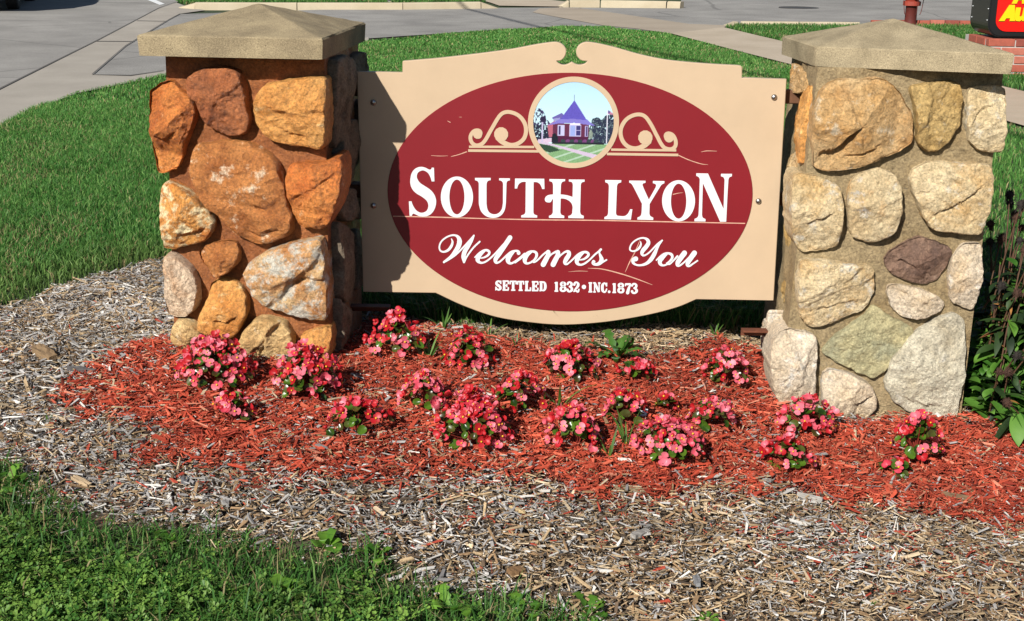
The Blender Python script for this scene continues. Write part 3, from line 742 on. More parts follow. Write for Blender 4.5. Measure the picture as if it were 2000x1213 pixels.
top = [(697,140),(786,142),(786,121),(787,119.5),(800,118.6),(850,114.5),(900,109,1),(950,103,1),(1000,96,1),(1045,87.5,1),(1075,83,1),(1090,83,1),(1101,89,1),(1106,99,1),(1103,111,1),(1096,118,1),(1087,119.3),
       (1091,123.5,1),(1099,126.8,1),(1108,126,1),(1117,121.3),(1126,126,1),(1135,126.8,1),(1143,124,1),(1147,119.8),(1136,118.3,1),(1128,111,1),(1125.4,100.5,1),(1130.5,89,1),(1143,82.8,1),(1162,84,1),(1200,92.5,1),(1248,106,1),(1298,116.5,1),(1347,122,1),(1397,125.8),(1441,128),(1447,128.6),(1449.5,131),(1449,152),(1536.5,155),
       (1511,587),(1360,585),(1324,600,1),(1271.5,614,1),(1205.5,626,1),(1153,632,1),(1100,634.5,1),(1049,631.5,1),(970,619.6,1),(904,597,1),(851,572.5),(709,570)]
slab('panel', spa(smooth_poly(top, 5)), -.032, 0.0, tan, bevel=.0025)
slab('back_board', spa([(699.5,143),(786,145),(786,124),(900,112),(1060,90),(1085,90),(1099,100),(1085,124),(1117,130),(1150,124),(1132,100),(1150,90),(1248,110),(1347,126),(1447,132),(1447,155),(1534.5,158),(1509.5,584),(1360,583),(1271,612),(1100,632),(970,617),(851,569),(711,567)]), -.05, -.033, edge_red)
def ell(cx, cy, rx, ry, rot=0, n=120):
    t = np.linspace(0, 2 * np.pi, n, endpoint=False); c, s = math.cos(rot), math.sin(rot)
    return [(cx + rx * math.cos(a) * c - ry * math.sin(a) * s, cy + rx * math.cos(a) * s + ry * math.sin(a) * c) for a in t]
slab('oval_field', spa(ell(1113.5, 375, 356.5, 233, .012)), .0002, .003, red, bevel=.0012)
ec = sp(1120, 239.5); a1 = sp(1209, 239.5)[0] - ec[0]; b1 = ec[1] - sp(1120, 328)[1]
ring('medallion_ring', ec, (a1, b1), (a1 * .885, b1 * .885), .003, .0056, tan)

# printed picture in the medallion
def picture():
    n = 170; t = np.linspace(-1, 1, n); X, Y = np.meshgrid(t, t); keep = (X**2 + Y**2) < 1.0
    px = 692 + X * 462; py = 628 - Y * 458      # crop pixels of the traced print
    sh = px.shape; px_, py_ = px.ravel(), py.ravel(); col = np.empty((px_.size, 3))
    L = lambda r, g, b: np.array(srgb(r, g, b))
    k = np.clip((py_ - 170) / 480, 0, 1)[:, None]
    col[:] = L(178, 222, 250) * (1 - k) + L(205, 244, 252) * k
    nz = vnoise(px_, py_, .05, 1) * .55 + vnoise(px_, py_, .12, 2) * .45; fine = vnoise(px_, py_, .2, 3)
    def paint(mask, c, var=.0):
        col[mask] = L(*c) * (1 + var * (fine[mask, None] - .5) * 2)
    P = lambda pts: inside(pts, px_, py_)
    lawn = py_ > 862 - (px_ - 692) * .0
    paint(lawn, (128, 172, 118), .25)
    paint(lawn & ((np.sin((px_ * .35 + py_) * .075) > .75)), (176, 206, 178), .1)
    paint(P([(300, 870), (420, 880), (560, 935), (430, 965), (340, 930)]), (48, 78, 58), .3)
    tree = P([(225, 500), (250, 480), (330, 475), (360, 520), (400, 600), (440, 650), (450, 800), (230, 860)])
    paint(tree & (nz > .47), (60, 52, 92), .5); paint(tree & (py_ > 660) & (nz > .3), (40, 44, 66), .5)
    paint(P([(300, 820), (450, 800), (470, 850), (300, 860)]), (214, 190, 214), .1)
    tr = P([(860, 800), (850, 720), (890, 640), (900, 580), (960, 560), (1010, 590), (1050, 540), (1180, 520), (1180, 850), (860, 860)])
    paint(tr & (nz > .22), (44, 52, 76), .6); paint(tr & (nz > .66), (96, 116, 122), .3)
    paint(P([(865, 730), (890, 700), (915, 740), (905, 800), (865, 800)]), (138, 154, 140), .4)
    paint(P([(448, 575), (560, 520), (600, 560), (560, 600), (470, 600)]), (104, 92, 172), .1); paint(P([(470, 585), (540, 575), (540, 610), (470, 612)]), (150, 150, 205))
    paint(P([(400, 660), (480, 610), (520, 640), (520, 800), (420, 790)]), (186, 96, 118), .15)
    paint(P([(462, 640), (870, 640), (862, 790), (462, 790)]), (104, 42, 74), .15)
    for (a, b, c, d, cc) in ((515, 655, 595, 775, (196, 196, 236)), (527, 665, 548, 765, (70, 60, 110)), (648, 650, 782, 778, (196, 190, 232)), (660, 660, 714, 772, (150, 170, 232)), (726, 660, 772, 770, (60, 54, 120)), (822, 660, 858, 778, (180, 170, 220)), (832, 668, 848, 772, (70, 60, 110))):
        paint((px_ > a) & (px_ < c) & (py_ > b) & (py_ < d), cc)
    paint((px_ > 722) & (px_ < 778) & (np.abs(py_ - 712) < 5), (190, 186, 230))
    paint(P([(545, 586), (840, 586), (880, 620), (935, 655), (880, 652), (700, 630), (520, 640), (400, 662), (460, 630)]), (128, 118, 208), .08)
    paint(P([(693, 384), (700, 384), (842, 598), (690, 585), (543, 592)]), (92, 80, 190), .15)
    paint((np.abs(px_ - 696) < 3) & (py_ > 320) & (py_ < 390), (90, 90, 150))
    paint((px_ > 652) & (px_ < 770) & (py_ > 634) & (py_ < 648), (238, 234, 246))
    paint(P([(515, 778), (862, 784), (862, 850), (515, 850)]), (84, 26, 66), .2)
    for i, cx in enumerate((580, 635, 682, 728, 772, 824, 870, 918, 950)):
        paint((px_ - cx)**2 + (py_ - 838)**2 < 27**2, (118, 62, 120) if i % 2 else (52, 70, 72), .3)
    paint(P([(455, 760), (490, 745), (520, 790), (520, 856), (452, 852)]), (30, 36, 48), .3)
    paint((py_ > 846) & (py_ < 866) & (px_ > 455) & (px_ < 1040), (38, 40, 52), .3)
    paint(P([(285, 835), (330, 838), (480, 872), (985, 985), (930, 1022), (470, 890), (300, 862)]), (208, 188, 214), .08)
    paint((np.abs(px_ - 343) < 8) & (py_ > 600) & (py_ < 850), (196, 186, 222)); paint((px_ - 350)**2 + (py_ - 595)**2 < 34**2, (46, 36, 70), .3)
    paint((np.abs(px_ - 1069) < 5) & (py_ > 485) & (py_ < 850), (226, 226, 240)); paint(P([(1074, 480), (1108, 500), (1142, 528), (1100, 532), (1074, 525)]), (196, 130, 160), .2); paint(P([(1074, 480), (1100, 496), (1096, 520), (1074, 515)]), (92, 84, 150))
    Ra, Rb = a1 * .905, b1 * .905
    V = np.stack([ec[0] + X.ravel() * Ra, np.full(X.size, -.0042), ec[1] + Y.ravel() * Rb], -1)
    ii = np.arange(n * n).reshape(n, n); q4 = np.stack([ii[:-1, :-1], ii[:-1, 1:], ii[1:, 1:], ii[1:, :-1]], -1).reshape(-1, 4)
    kk = keep.ravel()[q4].all(1)
    used = np.zeros(n * n, bool); used[q4[kk].ravel()] = True; rm_ = np.cumsum(used) - 1
    return mesh_np('medallion_picture', V[used], rm_[q4[kk]], np.clip(col[used] * .88 + col[used].mean(1, keepdims=True) * .10, 0, 1))
link('medallion_picture', picture(), sign, attr_mat('printed_picture', .35))

# scroll work
c3 = lambda x, y: sp(680 + x / 4.0432, 60 + y / 4.0432)
c4 = lambda x, y: sp(1100 + x / 4.0435, 60 + y / 4.0435)
m_ = MB()
stroke(m_, [(1032,828,24),(1040,800,20),(1015,787,16),(985,800,15),(966,840,15),(980,885,15),(1020,905,15),(1070,880,15),(1130,780,15),(1190,680,15),(1225,648,15),(1275,641,15),(1345,668,15),(1392,725,16),(1405,790,16),(1388,850,16),(1340,890,16),(1285,901,16),(1225,880,20),(1195,840,34)], .0031, .0052, c3)
stroke(m_, [(1021,818,34),(1022,819,34)], .0031, .0054, c3); stroke(m_, [(1208,816,56),(1209,817,56)], .0031, .0056, c3)
stroke(m_, [(955,915,9),(1470,917,9)], .0031, .0050, c3, caps=False); stroke(m_, [(948,945,10),(1505,951,10)], .0031, .0051, c3, caps=False)
link('scroll', fix(m_.mesh('scroll')), sign, tan)
m_ = MB()
stroke(m_, [(822,848,24),(815,822,20),(840,812,16),(870,830,15),(889,880,15),(878,920,15),(840,935,15),(790,915,15),(740,830,15),(690,735,15),(640,672,15),(580,661,15),(510,690,15),(466,745,16),(452,805,16),(470,870,16),(515,915,16),(575,928,16),(635,908,20),(665,868,34)], .0031, .0052, c4)
stroke(m_, [(835,845,36),(836,846,36)], .0031, .0054, c4); stroke(m_, [(648,842,57),(649,843,57)], .0031, .0056, c4)
stroke(m_, [(378,938,9),(892,944,9)], .0031, .0050, c4, caps=False); stroke(m_, [(345,972,10),(908,980,10)], .0031, .0051, c4, caps=False)
link('scroll', fix(m_.mesh('scroll')), sign, tan)

# SOUTH LYON
cA = lambda x, y: sp(790 + x / 9.3286, 310 + y / 9.3286)
cB = lambda x, y: sp(980 + x / 9.3286, 320 + y / 9.3286)
cC = lambda x, y: sp(1170 + x / 7.4074, 320 + y / 7.4074)
s = 1
GL = [(cA, [(500,160),(540,162),(548,410),(498,412),(480,350,s),(440,270,s),(385,225,s),(325,212,s),(255,245,s),(228,310,s),(240,370,s),(290,440,s),(380,500,s),(480,570,s),(550,660,s),(580,770,s),(560,890,s),(500,990,s),(420,1040,s),(340,1052,s),(270,1042,s),(210,1015,s),(165,998,s),(148,1010,s),(138,1038),(95,1038),(82,775),(130,772),(150,830,s),(195,910,s),(255,965,s),(325,982,s),(400,950,s),(435,880,s),(430,810,s),(400,755,s),(320,690,s),(220,630,s),(150,560,s),(112,470,s),(108,380,s),(130,270,s),(180,195,s),(240,158,s),(310,146,s),(380,160,s),(430,185,s),(470,198,s),(490,182,s)]),
 (cA, [(1285,347),(1572,347),(1572,388),(1525,402,s),(1502,440,s),(1497,500),(1497,820),(1515,920,s),(1560,985,s),(1640,1010,s),(1720,985,s),(1775,910,s),(1795,800),(1797,460),(1788,425,s),(1765,402,s),(1725,390),(1725,353),(1922,355),(1922,392),(1880,405,s),(1862,440,s),(1860,480),(1850,800),(1828,930,s),(1760,1030,s),(1640,1075,s),(1500,1050,s),(1400,960,s),(1360,840,s),(1355,780),(1355,450),(1338,412,s),(1287,388)]),
 (cB, [(243,265),(775,270),(780,455),(738,458),(720,410,s),(690,360,s),(640,332,s),(582,330),(578,880),(592,915,s),(648,940),(645,978),(355,975),(355,938),(412,915,s),(432,880),(438,325),(370,330,s),(320,360,s),(295,400,s),(282,447),(238,447)]),
 (cB, [(868,275),(1155,278),(1155,312),(1105,328,s),(1082,370,s),(1078,420),(1072,555),(1130,560,s),(1210,575,s),(1290,600),(1295,380),(1280,335,s),(1222,318),(1222,283),(1510,285),(1510,322),(1460,338,s),(1442,375,s),(1440,420),(1428,870),(1445,920,s),(1495,945),(1492,990),(1212,985),(1212,948),(1260,930,s),(1282,895,s),(1285,860),(1290,780,s),(1262,705,s),(1190,650,s),(1120,630,s),(1075,630),(1068,880),(1085,920,s),(1140,945),(1138,985),(860,982),(860,945),(905,925,s),(928,890,s),(930,850),(935,630),(915,660,s),(890,695,s),(850,702,s),(800,685,s),(785,640,s),(810,590,s),(860,565,s),(935,555),(935,390),(920,335,s),(868,312)]),
 (cC, [(88,232),(322,235),(320,265),(275,285,s),(260,320,s),(258,360),(245,710),(258,742,s),(300,752,s),(370,752,s),(415,720,s),(450,655),(482,655),(460,805),(75,798),(78,768),(115,750,s),(130,715,s),(132,690),(142,320),(130,285,s),(90,265)]),
 (cC, [(435,240),(672,243),(672,272),(635,285,s),(630,310,s),(720,515),(815,345),(825,310,s),(812,290,s),(778,278),(778,245),(946,248),(944,278),(905,300,s),(880,335,s),(732,578),(728,715),(740,750,s),(785,778),(782,810),(553,805),(555,775),(595,755,s),(612,720,s),(620,575),(490,320,s),(465,285,s),(436,270)]),
 (cC, [(1405,135),(1575,138),(1800,650),(1815,230),(1800,195,s),(1762,178),(1762,142),(1922,143),(1920,178),(1885,195,s),(1870,235,s),(1838,835),(1750,835),(1500,275),(1488,735),(1500,775,s),(1540,798),(1538,832),(1378,830),(1380,795),(1420,775,s),(1438,735,s),(1456,220),(1440,190,s),(1405,172)])]
for cv, pts in GL:
    slab('letter', np.array([cv(*p) for p in smooth_poly(pts, 5)]), .0031, .0048, white, bevel=.0004)
def oring(cv, c, ro, ri, c2):
    n = 72; V = []
    for k in range(n):
        t = 2 * math.pi * k / n; cs, sn_ = math.cos(t), math.sin(t)
        o = cv(c[0] + ro[0] * cs, c[1] + ro[1] * sn_); i = cv(c2[0] + ri[0] * cs, c2[1] + ri[1] * sn_)
        V += [(o[0], -.0031, o[1]), (o[0], -.0048, o[1]), (i[0], -.0048, i[1]), (i[0], -.0031, i[1])]
    Q = [(k * 4 + j, ((k + 1) % n) * 4 + j, ((k + 1) % n) * 4 + j + 1, k * 4 + j + 1) for k in range(n) for j in range(3)]
    mm = MB(); mm.add(V, Q); link('letter', fix(mm.mesh('letter')), sign, white)
oring(cA, (957, 694), (293, 372), (137, 317), (957, 694)); oring(cC, (1149, 532), (238, 297), (111, 253), (1150, 537))

# Welcomes You
k1 = lambda x, y: sp(850 + x / 11.111, 440 + y / 11.111)
k2 = lambda x, y: sp(1010 + x / 10.526, 440 + y / 10.526)
k3 = lambda x, y: sp(1210 + x / 11.765, 440 + y / 11.765)
W1 = [(k1, [(355,290,10),(378,360,22),(350,450,30),(280,535,27),(180,572,19),(112,540,17),(93,460,17),(130,355,17),(230,265,17),(350,215,17),(440,215,20),(505,260,36),(530,340,52),(510,440,52),(440,560,45),(340,680,32),(190,795,22)]),
 (k1, [(190,795,20),(300,735,18),(450,632,18),(600,485,18),(750,320,16),(840,215,14)]),
 (k1, [(842,216,17),(790,330,30),(715,450,42),(645,560,48),(615,680,46),(625,800,18)]),
 (k1, [(630,798,18),(680,690,18),(760,570,18),(850,460,18),(968,350,18)]),
 (k1, [(862,690,13),(950,605,18),(1050,545,22),(1130,538,25),(1178,580,26),(1150,640,24),(1070,690,18),(990,708,11)]),
 (k1, [(1070,558,20),(985,620,42),(935,690,50),(925,750,45),(960,795,28),(1030,808,19),(1120,770,18),(1220,690,18),(1330,580,18),(1430,470,20),(1540,350,20)]),
 (k1, [(1625,262,50),(1500,450,50),(1385,620,50),(1312,730,46),(1318,795,32),(1370,802,19),(1450,745,18),(1560,640,18),(1650,572,20),(1740,550,20),(1800,565,30),(1812,598,40)]),
 (k1, [(1700,572,28),(1625,640,50),(1582,720,52),(1588,785,42),(1640,822,22),(1730,780,18),(1850,690,18),(1940,610,18)]),
 (k2, [(-40,760,17),(70,680,17),(150,605,18),(240,545,20),(330,533,22),(390,560,28),(402,615,28),(370,685,22),(310,742,15)]),
 (k2, [(280,548,25),(200,610,43),(160,690,45),(165,750,35),(210,780,20),(290,755,17)]),
 (k2, [(300,735,14),(350,752,17),(430,702,17),(520,612,17),(600,548,18),(645,538,28)]),
 (k2, [(640,545,45),(640,600,46),(590,700,50),(537,800,52)]),
 (k2, [(590,690,14),(640,655,16),(720,582,16),(800,538,22)]),
 (k2, [(838,548,45),(838,605,46),(790,700,50),(740,800,52)]),
 (k2, [(800,690,14),(850,655,16),(930,582,16),(1010,534,20),(1060,548,38),(1062,605,44),(1010,690,45),(982,755,38),(1002,795,20),(1060,770,16),(1150,690,16),(1240,605,18),(1340,553,22),(1430,550,25),(1468,592,26),(1440,642,24),(1370,690,18),(1290,707,11)]),
 (k2, [(1360,562,20),(1275,630,43),(1230,710,45),(1235,770,35),(1290,805,20),(1370,790,18),(1480,712,17),(1600,595,17),(1680,530,17),(1722,492,23)]),
 (k2, [(1705,520,14),(1690,560,15),(1712,620,28),(1735,700,44),(1700,770,38),(1620,800,25),(1562,775,30),(1572,745,36)]),
 (k2, [(1690,790,24),(1770,745,16),(1838,705,15)]),
 ]
W2 = [(k3, [(482,372,11),(490,430,20),(458,505,26),(390,568,20),(300,590,17),(243,560,18),(240,505,18),(280,420,17),(370,340,17),(480,292,17),(570,290,19),(640,330,36),(662,400,44),(610,490,46),(540,570,46),(513,635,38),(535,685,23),(595,678,17),(680,620,17),(780,520,18),(880,420,20),(980,340,15)]),
 (k3, [(982,342,15),(910,430,24),(855,530,32),(800,650,45),(720,780,45),(620,870,33),(500,910,22),(390,905,20),(310,850,30),(320,790,45),(372,765,55)]),
 (k3, [(845,797,14),(930,715,18),(1030,650,22),(1130,640,24),(1195,672,32),(1210,735,28),(1160,812,22),(1085,872,16)]),
 (k3, [(1080,652,26),(975,745,50),(925,820,48),(940,885,37),(1000,917,20),(1090,893,17)]),
 (k3, [(1080,865,14),(1140,888,18),(1220,822,17),(1330,705,22)]),
 (k3, [(1490,632,58),(1400,752,56),(1337,850,52),(1330,908,37),(1372,922,21),(1450,872,17),(1550,780,18),(1620,710,20)]),
 (k3, [(1718,632,58),(1630,752,56),(1570,850,52),(1560,910,37),(1602,930,21),(1680,882,17),(1790,807,16)])]
for nm, WW in (('lettering', W1), ('lettering', W2)):
    m_ = MB()
    for i, (cv, pts) in enumerate(WW): stroke(m_, pts, .0031, .0052 + .00006 * i, cv)
    link(nm, fix(m_.mesh(nm)), sign, white)

# SETTLED 1832 - INC.1873
d1 = lambda x, y: sp(950 + x / 12.5, 535 + y / 12.5)
d2 = lambda x, y: sp(1100 + x / 12.5, 535 + y / 12.5)
A_, B_, H_ = 30, 17, 24        # stem, hairline, round half-widths
def gl(ch, x0, y0, x1, y1):
    w, h = x1 - x0, y1 - y0; X = lambda a: x0 + a * w; Y = lambda b: y0 + b * h
    def P(pts, hw): return [(X(a), Y(b), hw if not isinstance(hw, (list, tuple)) else hw[i]) for i, (a, b) in enumerate(pts)]
    R = []
    if ch == 'S': R = [P([(.88,.30),(.72,.12),(.45,.09),(.2,.2),(.22,.36),(.5,.5),(.8,.66),(.82,.82),(.55,.92),(.28,.86),(.12,.68)], [14,20,22,26,30,34,30,26,22,20,14]), P([(.9,.02),(.9,.36)], 13), P([(.08,.62),(.08,.98)], 13)]
    elif ch == 'E': R = [P([(.27,.03),(.27,.97)], A_), P([(.03,.06),(.95,.06)], B_), P([(.03,.94),(.95,.94)], B_), P([(.3,.5),(.66,.5)], 15), P([(.9,.08),(.9,.36)], 17), P([(.9,.66),(.9,.92)], 17), P([(.68,.34),(.68,.66)], 15)]
    elif ch == 'T': R = [P([(.5,.03),(.5,.97)], A_), P([(.04,.07),(.96,.07)], B_), P([(.22,.94),(.8,.94)], B_), P([(.08,.06),(.08,.36)], 17), P([(.92,.06),(.92,.36)], 17)]
    elif ch == 'L': R = [P([(.3,.03),(.3,.97)], A_), P([(.05,.06),(.6,.06)], B_), P([(.03,.94),(.95,.94)], B_), P([(.9,.64),(.9,.92)], 19)]
    elif ch == 'D': R = [P([(.27,.03),(.27,.97)], A_), P([(.03,.06),(.5,.06)], B_), P([(.03,.94),(.3,.94)], B_), P([(.45,.07),(.72,.12),(.85,.35),(.85,.65),(.72,.88),(.5,.94)], [16,24,32,32,24,16])]
    elif ch == '1': R = [P([(.55,.04),(.55,.97)], A_), P([(.1,.17),(.5,.08)], 16), P([(.05,.94),(.97,.94)], B_)]
    elif ch == '8': R = [P([(.5,.07),(.22,.16),(.2,.33),(.5,.47),(.82,.62),(.82,.82),(.5,.93),(.16,.82),(.18,.62),(.5,.47),(.78,.33),(.76,.16),(.5,.07)], [20,26,26,24,28,28,20,28,28,24,26,26,20])]
    elif ch == '3': R = [P([(.16,.24),(.3,.1),(.55,.07),(.78,.2),(.74,.38),(.42,.48)], [26,22,20,30,28,14]), P([(.42,.48),(.78,.6),(.84,.78),(.6,.93),(.3,.92),(.15,.78)], [14,28,32,22,24,30])]
    elif ch == '2': R = [P([(.17,.28),(.3,.1),(.58,.07),(.8,.24),(.7,.46),(.35,.72),(.12,.93)], [30,22,20,32,30,22,16]), P([(.12,.92),(.4,.86),(.75,.95),(.9,.74)], [16,22,24,18])]
    elif ch == 'I': R = [P([(.5,.03),(.5,.97)], A_), P([(.05,.06),(.95,.06)], B_), P([(.02,.94),(.98,.94)], B_)]
    elif ch == 'N': R = [P([(.2,.05),(.2,.95)], 14), P([(.02,.05),(.34,.05)], B_), P([(.03,.94),(.36,.94)], B_), P([(.22,.06),(.78,.94)], 30), P([(.8,.05),(.8,.95)], 14), P([(.66,.06),(.98,.06)], B_)]
    elif ch == 'C': R = [P([(.85,.34),(.72,.14),(.5,.08),(.24,.25),(.2,.5),(.25,.76),(.52,.92),(.74,.84),(.88,.62)], [14,18,20,32,34,32,20,18,16]), P([(.9,.03),(.9,.38)], 12)]
    elif ch == '7': R = [P([(.06,.12),(.95,.12)], 24), P([(.9,.14),(.62,.5),(.42,.95)], [16,30,40]), P([(.06,.06),(.06,.32)], 13)]
    return R
qi = 0
for cv, items in ((d1, [('S',218,152,370,400),('E',390,155,552,402),('T',566,160,742,405),('T',750,165,922,408),('L',935,168,1092,412),('E',1105,172,1274,415),('D',1290,176,1462,415),('1',1658,180,1756,428),('8',1795,182,1950,432)]),
                  (d2, [('3',82,180,236,438),('2',244,184,398,440),('I',614,200,712,445),('N',728,202,914,448),('C',924,202,1078,460),('1',1196,212,1292,460),('8',1328,210,1490,466),('7',1508,216,1658,466),('3',1655,218,1816,476)])):
    for ch, *bx in items:
        m_ = MB()
        for qi, pts in enumerate(gl(ch, *bx)): stroke(m_, pts, .0031, .0045 + .00005 * qi, cv, 4, len(pts) > 2)
        link('letter', fix(m_.mesh('letter')), sign, white)
for dp in ((505, 312, 53), (1120, 430, 33)):
    m_ = MB(); stroke(m_, [dp, (dp[0] + 1, dp[1], dp[2])], .0031, .0046, d2); link('dot', fix(m_.mesh('dot')), sign, white)

# the seam across the oval and old scratches
seam = plain('bare_seam', srgb(226, 176, 150), .7, var=.25, scale=25)
pxy = lambda x, y: sp(x, y)
m_ = MB(); stroke(m_, [(768,422,.9),(860,424,1.1),(960,427,.8),(1060,429,1.1),(1160,430,.9),(1260,432,1.1),(1360,434,.9),(1455,436,.9)], .0031, .0035, pxy, caps=False)
link('crack_line', fix(m_.mesh('crack_line')), sign, seam)
m_ = MB()
for pts in ([(1148,523.5,.3),(1175,525,.9),(1215,535,1.1),(1245,545,.9),(1274,556,.3)], [(1110,530.5,.2),(1130,529,.6),(1148,529.5,.3)], [(1221,531,.3),(1230,511,.9),(1240,492,.9),(1250,468,.3)], [(881,305.5,.4),(895,302,.7),(912,296,1)], [(842,303.5,.3),(860,304.5,.5),(875,304,.2)],
            [(1325,303,.9),(1345,312,.8),(1370,320,.7),(1383,321.5,.2)], [(1369,296.5,.2),(1380,294.5,.8),(1400,295,.3)], [(1314,379.5,.8),(1325,377,.6),(1334,376,.2)], [(874,236,.3),(880,239,.7)], [(897,228.5,.3),(902,228.6,.3)]):
    m_ = MB(); stroke(m_, pts, .0031, .0036, pxy, caps=False); link('scratch', fix(m_.mesh('scratch')), sign, seam)
bm = bmesh.new(); add_lathe(bm, [(.0125, 0), (.0125, .002), (.010, .0065), (.006, .009), (.001, .0098)], 16, Matrix.Rotation(math.pi / 2, 4, 'X')); bolt_me = bm_mesh('bolt', bm, True); bolt_me.materials.append(steel)
for u, v in ((729.5,200),(729.5,401.5),(1512,190),(1481.5,393)):
    o = link('bolt', bolt_me, sign); x, z = sp(u, v); o.location = (x, -.0001, z); o.scale = (.95, .95, .95)
for v, (u0, u1) in ((193, (640, 1600)), (395, (640, 1600))):
    bm = bmesh.new(); z = sp(1545, v)[1]; x0, x1 = -1.0, 1.02
    vs4 = add_box(bm, ((x0 + x1) / 2, .075, z), (x1 - x0, .045, .052)); bmesh.ops.bevel(bm, geom=bm.edges[:], offset=.004, affect='EDGES')
    link('rail', bm_mesh('rail', bm), sign, wood)
rust = plain('rusty_steel', srgb(122, 70, 46), .7, .3, var=.3, scale=25, bmp=.2)
def bracket(u0, u1, v, label, Y):
    a, b = at_y(u0, v, Y), at_y(u1, v, Y); L = np.linalg.norm(b - a)
    bm = bmesh.new(); add_box(bm, (L / 2, 0, 0), (L, .05, .006)); add_box(bm, (L / 2, .022, -.0152), (L, .006, .0244)); bmesh.ops.bevel(bm, geom=bm.edges[:], offset=.001, affect='EDGES')
    o = link('angle_bracket', bm_mesh('angle_bracket', bm), None, rust); o.location = a; setp(o, label, 'bracket', 'rusty angle brackets under the sign')
bracket(1449, 1545, 645, 'rusty steel angle sticking out of the cream pillar below the sign', 5.12)
bracket(668, 762, 597, 'rusty steel angle in the shade beside the orange pillar under the sign', 5.32)

# ------------------------------------------------------------------ grass
def blades(name, P, hgt, wid, col, lean=.5, kind='stuff', three=True, rough=.55, tipc=1.25):
    """P: (n,3) bases"""
    n = len(P); a = rng.random(n) * 2 * np.pi; la = rng.random(n) * 2 * np.pi
    d = np.stack([np.cos(a), np.sin(a), np.zeros(n)], -1); ld = np.stack([np.cos(la), np.sin(la), np.zeros(n)], -1)
    h = hgt * (0.55 + .8 * rng.random(n)); w = wid * (.6 + .8 * rng.random(n)); ln_ = lean * (.2 + 1.1 * rng.random(n))
    zz = np.array([0, 0, 1.0])
    b0 = P - d * w[:, None] / 2; b1 = P + d * w[:, None] / 2
    mid = P + ld * (ln_ * h * .3)[:, None] + zz * (h * .62)[:, None]
    tip = P + ld * (ln_ * h)[:, None] + zz * (h * (1.0 - .28 * ln_))[:, None]
    m0 = mid - d * w[:, None] * .38; m1 = mid + d * w[:, None] * .38
    V = np.stack([b0, b1, m1, m0, tip], 1).reshape(-1, 3); k = np.arange(n)[:, None] * 5
    Q = k + np.array([0, 1, 2, 3]); T = k + np.array([3, 2, 4])
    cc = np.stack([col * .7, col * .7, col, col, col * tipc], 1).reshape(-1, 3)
    return mesh_np(name, V, [Q, T], cc)
grass_m = attr_mat('grass_blade', .5, trans=.3, spec=.25)
def scatter(poly, n, x0=None, dens=None):
    lo, hi = poly.min(0), poly.max(0)
    if x0 is not None: lo = np.maximum(lo, x0[0]); hi = np.minimum(hi, x0[1])
    x = rng.uniform(lo[0], hi[0], n); y = rng.uniform(lo[1], hi[1], n); k = inside(poly, x, y)
    return x[k], y[k]
def grass_cols(x, y, dry=0.0):
    n = len(x); g = vnoise(x, y, 1.1, 1) * .5 + vnoise(x, y, 4, 2) * .5; r = rng.random(n)
    base = np.array([.080, .205, .040]); lt = np.array([.165, .300, .075]); dk = np.array([.042, .135, .024]); br = np.array([.30, .25, .12])
    t = np.clip(g * .7 + r * .5 - .1, 0, 1)[:, None]
    c = dk * (1 - t) + base * t; c = np.where((r > .80)[:, None], lt, c)
    isdry = rng.random(n) < (.05 + dry + .12 * (vnoise(x, y, 2.3, 5) > .72)); c = np.where(isdry[:, None], br * (.7 + .6 * rng.random((n, 1))), c)
    return c
# main lawn: density falls with distance; blades get a little wider to keep the cover
bed_edge = hits([(-300, 690), (0, 606), (130, 560), (315, 512), (480, 540), (690, 610)])
def edge_dist(x, y):
    d = np.full(len(x), 9.)
    for a, b in zip(bed_edge, bed_edge[1:]):
        ab = b - a; t = np.clip(((x - a[0]) * ab[0] + (y - a[1]) * ab[1]) / (ab @ ab), 0, 1)
        d = np.minimum(d, np.hypot(x - a[0] - t * ab[0], y - a[1] - t * ab[1]))
    return d
Pg, Hg, Wg, Cg = [], [], [], []
for (lo, hi, dn, hh, ww) in (((-5, 4.5), (-.6, 11.5), 8500, .052, .0050), ((-.6, 5.2), (4.5, 11.5), 3000, .046, .0062), ((-6, 11.5), (7.5, 17), 2100, .040, .0085), ((-8, 17), (12, 24), 560, .042, .014)):
    A = (hi[0] - lo[0]) * (hi[1] - lo[1]); x, y = scatter(LAWN_MAIN, int(A * dn), (np.array(lo), np.array(hi)))
    ed = edge_dist(x, y); keep = (rng.random(len(x)) < np.clip(.25 + ed * 2.2, 0, 1)) & ~((np.abs(x + .97) < .32) & (np.abs(y - 5.2) < .35)) & ~((np.abs(x - 1.42) < .33) & (np.abs(y - 5.25) < .3))
    x, y, ed = x[keep], y[keep], ed[keep]
    Pg.append(np.stack([x, y, terr(x, y)], -1)); Hg.append(np.full(len(x), hh) * (.75 + .5 * vnoise(x, y, 2.2, 8))); Wg.append(np.full(len(x), ww)); Cg.append(grass_cols(x, y) * (1.16 + .22 * np.clip((y - 7) / 4, 0, 1) + .22 * (vnoise(x, y, .8, 91) - .5))[:, None] * (1 - np.clip(.5 - ed, 0, .5)[:, None] * .5) + np.clip(.45 - ed, 0, .45)[:, None] * np.array([.11, .06, .03]))
P_, H_g, W_g, C_g = np.concatenate(Pg), np.concatenate(Hg), np.concatenate(Wg), np.concatenate(Cg)
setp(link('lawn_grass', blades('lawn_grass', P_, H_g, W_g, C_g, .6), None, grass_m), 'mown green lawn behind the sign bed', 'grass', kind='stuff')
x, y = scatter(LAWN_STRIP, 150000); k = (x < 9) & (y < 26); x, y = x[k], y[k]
setp(link('verge_grass', blades('verge_grass', np.stack([x, y, terr(x, y)], -1), np.full(len(x), .055), np.full(len(x), .012), grass_cols(x, y), .5), None, grass_m), 'mown grass strip between sidewalk and street', 'grass', kind='stuff')
